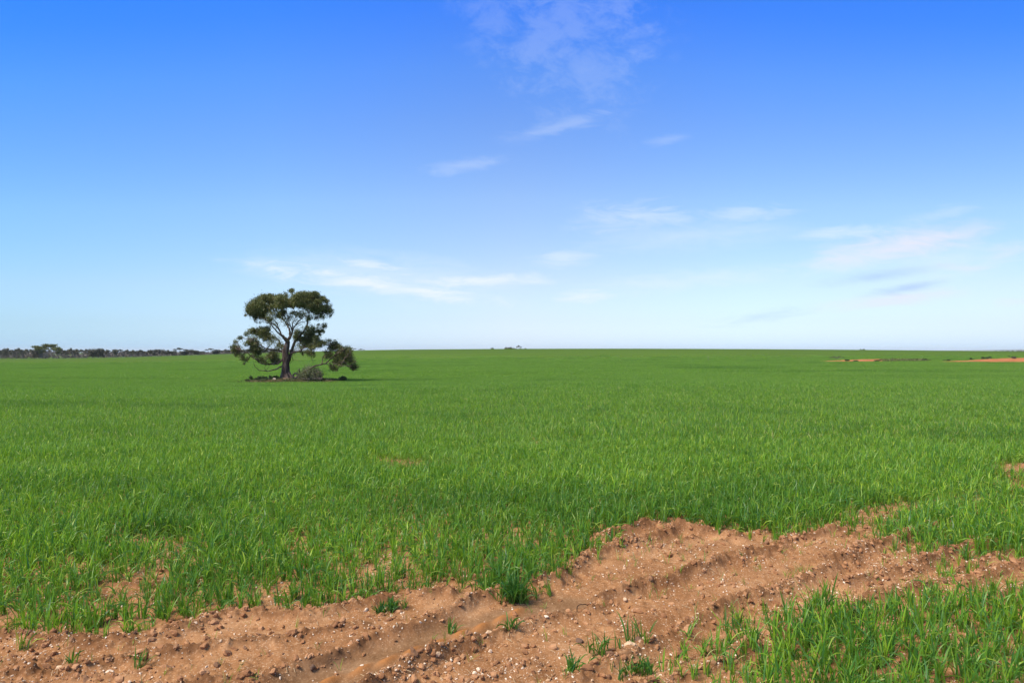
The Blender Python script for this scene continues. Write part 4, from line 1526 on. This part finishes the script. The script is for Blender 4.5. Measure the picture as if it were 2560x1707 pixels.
# the mass of scrub behind and below them
q_ = np.random.default_rng(44)
pts = []
for k in range(1500):
    px = q_.uniform(-420, 735)
    Y = q_.uniform(445, 500)
    b0 = at(px, Y)
    skyl = np.interp(px, [s[0] for s in SKY], [s[1] for s in SKY]) + q_.uniform(1.5, 4.0)
    top = EYE + (HOR - skyl) / FPX * Y
    h = max(1.5, top - b0.z)
    z = b0.z + h * q_.uniform(.15, .95)
    pts.append(blob_points((b0.x, Y, z - .3), (1.9, 1.9, .9), 55, q_, .1))
pts = np.concatenate(pts)
V, F, T_ = leaf_quads(pts, .75, .42, q_, 0)
tag(link('mallee_scrub', mesh_np('mallee_scrub', V, F, M_SCRUB, dict(tone=T_))), 'brown grey mass of mallee scrub behind the left belt of trees', 'scrub', kind='stuff')
pts = []
for k in range(260):
    px = q_.uniform(-420, 700)
    b0 = at(px, 428)
    pts.append(blob_points((b0.x, 428 + q_.normal(0, 3), b0.z + .1), (2.0, 1, q_.uniform(.2, .8)), 22, q_, .1))
pts = np.concatenate(pts)
V, F, T_ = leaf_quads(pts, .5, .25, q_, 0)
M_VERGE = leafmat('verge_grass', (.10, .13, .06), (.16, .20, .09), (.22, .26, .13), (.22, .20, .12))
tag(link('verge_growth', mesh_np('verge_growth', V, F, M_VERGE, dict(tone=T_))), 'pale green rank growth along the foot of the left tree belt', 'verge growth', kind='stuff')

# things that peep over the crest
CREST = [(1231, 870.3, 3.4, 2, 'small dark bush alone on the crest, left of the crest thicket'),
         (1266, 870.8, 4.5, 2, 'low left shoulder bush of the thicket on the crest'), (1272, 869.0, 7.5, 2, 'broad bush at the highest part of the crest thicket'),
         (1283, 870.8, 4.5, 2, 'small bush at the right end of the crest thicket'), (1289.5, 871.6, 3.0, 2, 'tiny bush under the umbrella tree on the crest'),
         (1297, 864.0, 5.6, 0, 'umbrella-shaped tree standing highest on the middle crest'), (1302.5, 870.6, 3.0, 1, 'little tree right of the umbrella-shaped one on the crest'),
         (1314, 870.6, 4.2, 0, 'low arched tree furthest right of the crest group'), (1358, 873.0, 3.0, 2, 'speck of a bush on the crest right of the crest group'),
         (876, 868.8, 11, 0, 'flat-topped tree showing past the right side of the lone gum'), (903, 872.3, 7, 0, 'smaller flat tree on the skyline right of the lone gum'),
         (2156, 873.2, 5.0, 2, 'rounded dark bush alone on the skyline above the sand bank')]
for px, py, w, v, lab in CREST:
    Y = 780.0
    tree_at(px, Y, top_h(px, py, Y), w, v, lab, name='bush' if v == 2 else 'umbrella_tree')
q2 = np.random.default_rng(45)
pts = []
for px, py in [(q2.uniform(2490, 2760), q2.uniform(875.6, 877)) for _ in range(60)] + [(q2.uniform(600, 860), q2.uniform(877.6, 878.6)) for _ in range(90)]:
    Y = 800
    b0 = at(px, Y)
    top = EYE + (HOR - py) / FPX * Y
    pts.append(blob_points((b0.x, Y, (top + b0.z) / 2), (2.2, 2, max(.6, (top - b0.z) / 2)), 120, q2, .1))
pts = np.concatenate(pts)
V, F, T_ = leaf_quads(pts, 1.0, .6, q2, 0)
tag(link('skyline_scrub', mesh_np('skyline_scrub', V, F, M_MALLEE, dict(tone=T_))), 'thin dark line of distant scrub on the horizon', 'scrub', kind='stuff')

# shrubs and heaps on the far sand bank
BANK = [(2094, 897, 1.7, .9, 'dark mound-shaped bush at the left end of the far sand bank', M_MALLEE), (2117, 902, .9, .35, 'small dark tussock on the left strip of the far sand', M_BUSH),
        (2137, 903.5, .8, .3, 'little tussock at the near edge of the left sand strip', M_BUSH), (2192, 903, 1.0, .35, 'low tussock before the right end of the left sand strip', M_BUSH),
        (2312, 900.8, 1.3, .4, 'lone low bush between the weedy patch and the right sand strip', M_BUSH), (2371, 902, .9, .3, 'small tussock near the thin start of the right sand strip', M_BUSH),
        (2430, 899, .9, .4, 'dark tussock along the back edge of the right sand strip', M_BUSH), (2457, 897.5, .7, .5, 'narrow dark tussock left of the blocky bush on the right sand strip', M_BUSH),
        (2468.5, 897.2, 1.0, .5, 'blocky dark bush on the back edge of the right sand strip', M_BUSH), (2476, 895.2, .6, .4, 'small green bush standing behind the blocky one', M_BUSH),
        (2532, 894.6, .9, .5, 'dark bush on the crest of the right sand strip', M_BUSH), (2537, 896, .8, .4, 'dark tussock on the face of the right sand strip', M_MALLEE)]
for k, (px, py, w, h, lab, m_) in enumerate(BANK):
    x, y = far_ground_pt(px, py + .6)
    shrub('bank_bush' if w > .95 else 'tussock', Vector((x, y, float(macro(np.array([x]), np.array([y]))[0]))), (w * .75, w * .5, h), 160, .22, .12, m_, 1200 + k, lab, 'bush', None, 1, 5)
pts = []
wpts = np.array(wp)
for k in range(130):
    x, y = far_ground_pt(q2.uniform(2205, 2322), q2.uniform(898.5, 903.5))
    z = float(macro(np.array([x]), np.array([y]))[0])
    pts.append(blob_points((x, y, z + .12), (.8, .7, q2.uniform(.12, .42)), 26, q2, .1))
pts = np.concatenate(pts)
V, F, T_ = leaf_quads(pts, .25, .14, q2, 0)
tag(link('bank_weeds', mesh_np('bank_weeds', V, F, M_GUM, dict(tone=T_))), 'olive weeds filling the gap between the two strips of sand', 'weeds', kind='stuff')

# marker post far out in the crop
x, y = far_ground_pt(1770.5, 902)
bm = bmesh.new()
bmesh.ops.create_cone(bm, cap_ends=True, segments=10, radius1=.05, radius2=.045, depth=1.5)
for v in bm.verts:
    v.co.z += .75
    if v.co.z > 1.4:
        v.co.x *= .8
        v.co.y *= .8
me = bpy.data.meshes.new('marker_post')
bm.to_mesh(me)
bm.free()
me.materials.append(M_POST)
o = link('marker_post', me)
o.location = (x, y, float(macro(np.array([x]), np.array([y]))[0]) - .1)
tag(o, 'thin pale post standing alone far out in the crop', 'post')


# ------------------------------------------------------------------ single tufts, roots and twigs on the bare soil
def tuft(px, py, nplants, spread, h, nb, tone, seed, label, name='wheat_tuft'):
    x, y = G(px, py)
    q_ = np.random.default_rng(seed)
    c = q_.normal(0, spread, (nplants, 2))
    me = plants_mesh(name, c, h * q_.uniform(.7, 1.1, nplants), [int(q_.integers(nb - 1, nb + 3)) for _ in range(nplants)], 5, seed)
    o = link(name, me)
    o.location = (x, y, float(ground(np.array([x]), np.array([y]))[0]) - .004)
    if tone:
        me.materials[0] = tone
    return tag(o, label, 'grass tuft')


M_DARKB = M_BLADE.copy()
M_DARKB.name = 'rank_leaf'
for nd in M_DARKB.node_tree.nodes:
    if nd.type == 'VALTORGB':
        for e, c in zip(nd.color_ramp.elements, [(.010, .05, .012), (.020, .085, .016), (.045, .135, .02), (.08, .18, .03), (.12, .2, .05)]):
            e.color = (*c, 1)
tuft(1283, 1497, 22, .034, .185, 9, M_DARKB, 31, 'dense dark green tuft at the corner of the wheat above the tyre print')
tuft(1582, 1603, 9, .045, .17, 4, None, 32, 'largest loose tuft of young wheat standing on the bare soil')
tuft(1495, 1628, 6, .028, .15, 5, None, 33, 'small upright wheat tuft left of the largest one on bare soil')
tuft(1425, 1678, 6, .040, .13, 5, None, 34, 'sparse yellowish wheat tuft near the bottom centre of the bare soil')
tuft(1277, 1586, 4, .010, .10, 5, None, 35, 'tiny wheat tuft at the right end of the tyre print')
tuft(1130, 1572, 3, .008, .11, 5, None, 36, 'single wheat seedling on the upper edge of the tyre print')
tuft(1600, 1672, 14, .040, .10, 7, None, 37, 'low bushy tuft of fine grass near the bottom centre')
tuft(338, 1668, 3, .012, .15, 5, None, 38, 'forked wheat seedling alone on the lower left bare soil')
tuft(182, 1660, 2, .008, .12, 5, None, 39, 'thin wheat seedling behind the flat tan stone')
tuft(975, 1520, 16, .05, .10, 8, M_DARKB, 40, 'matted low grass clump at the wheat edge left of centre')

M_ROOT, t = mat('dark_root')
finish(t, prin(t, (.055, .030, .020), .85, .2))


def stick(pts, r0, r1, label, name, lift=0.0):
    a = Acc()
    P = []
    for (px, py, up) in pts:
        x, y = G(px, py)
        P.append((x, y, up))
    P = np.array(P)
    b0 = P[0].copy()
    zg = ground(P[:, 0], P[:, 1])
    o_z = zg[0]
    P[:, 2] += zg - o_z
    P[:, :2] -= b0[:2]
    Rr = np.linspace(r0, r1, len(P))
    a.tube(P, Rr, 7, 5)
    o = link(name, a.mesh(name, M_ROOT))
    o.location = (b0[0], b0[1], o_z)
    return tag(o, label, 'twig' if 'twig' in name else 'root')


stick([(1443, 1531, -.01), (1443, 1531, .030), (1450, 1531, .044), (1458, 1531, .040), (1464, 1527, .018), (1475, 1521, .003)], .0032, .002, 'dark hooked root arching out of the soil right of the tyre print', 'hooked_root')
stick([(1308, 1549, .01), (1320, 1551, .012), (1324, 1560, .010), (1332, 1567, .008)], .0035, .0015, 'dark bent twig lying on the berm right of the tyre print', 'bent_twig')
stick([(1467, 1660, .002), (1473, 1650, .018), (1478, 1645, .028)], .002, .001, 'short dark twig poking up near the bottom centre tuft', 'twig')
stick([(1375, 1703, .0), (1382, 1692, .012), (1389, 1688, .015)], .003, .0015, 'short brown twig at the very bottom edge of the photo', 'twig')


# ------------------------------------------------------------------ air
M_AIR = bpy.data.materials.new('air')
M_AIR.use_nodes = True
t = M_AIR.node_tree
t.nodes.clear()
pv = t.nodes.new('ShaderNodeVolumePrincipled')
pv.inputs['Color'].default_value = (.86, .92, 1, 1)
pv.inputs['Density'].default_value = 6e-5
ov = t.nodes.new('ShaderNodeOutputMaterial')
t.links.new(pv.outputs[0], ov.inputs['Volume'])
bm = bmesh.new()
bmesh.ops.create_cube(bm, size=1)
for v in bm.verts:
    v.co = Vector((v.co.x * 70000, 7000 + v.co.y * 19000, -30 if v.co.z < 0 else 48))
me = bpy.data.meshes.new('haze')
bm.to_mesh(me)
bm.free()
me.materials.append(M_AIR)
tag(link('haze', me), kind='stuff')
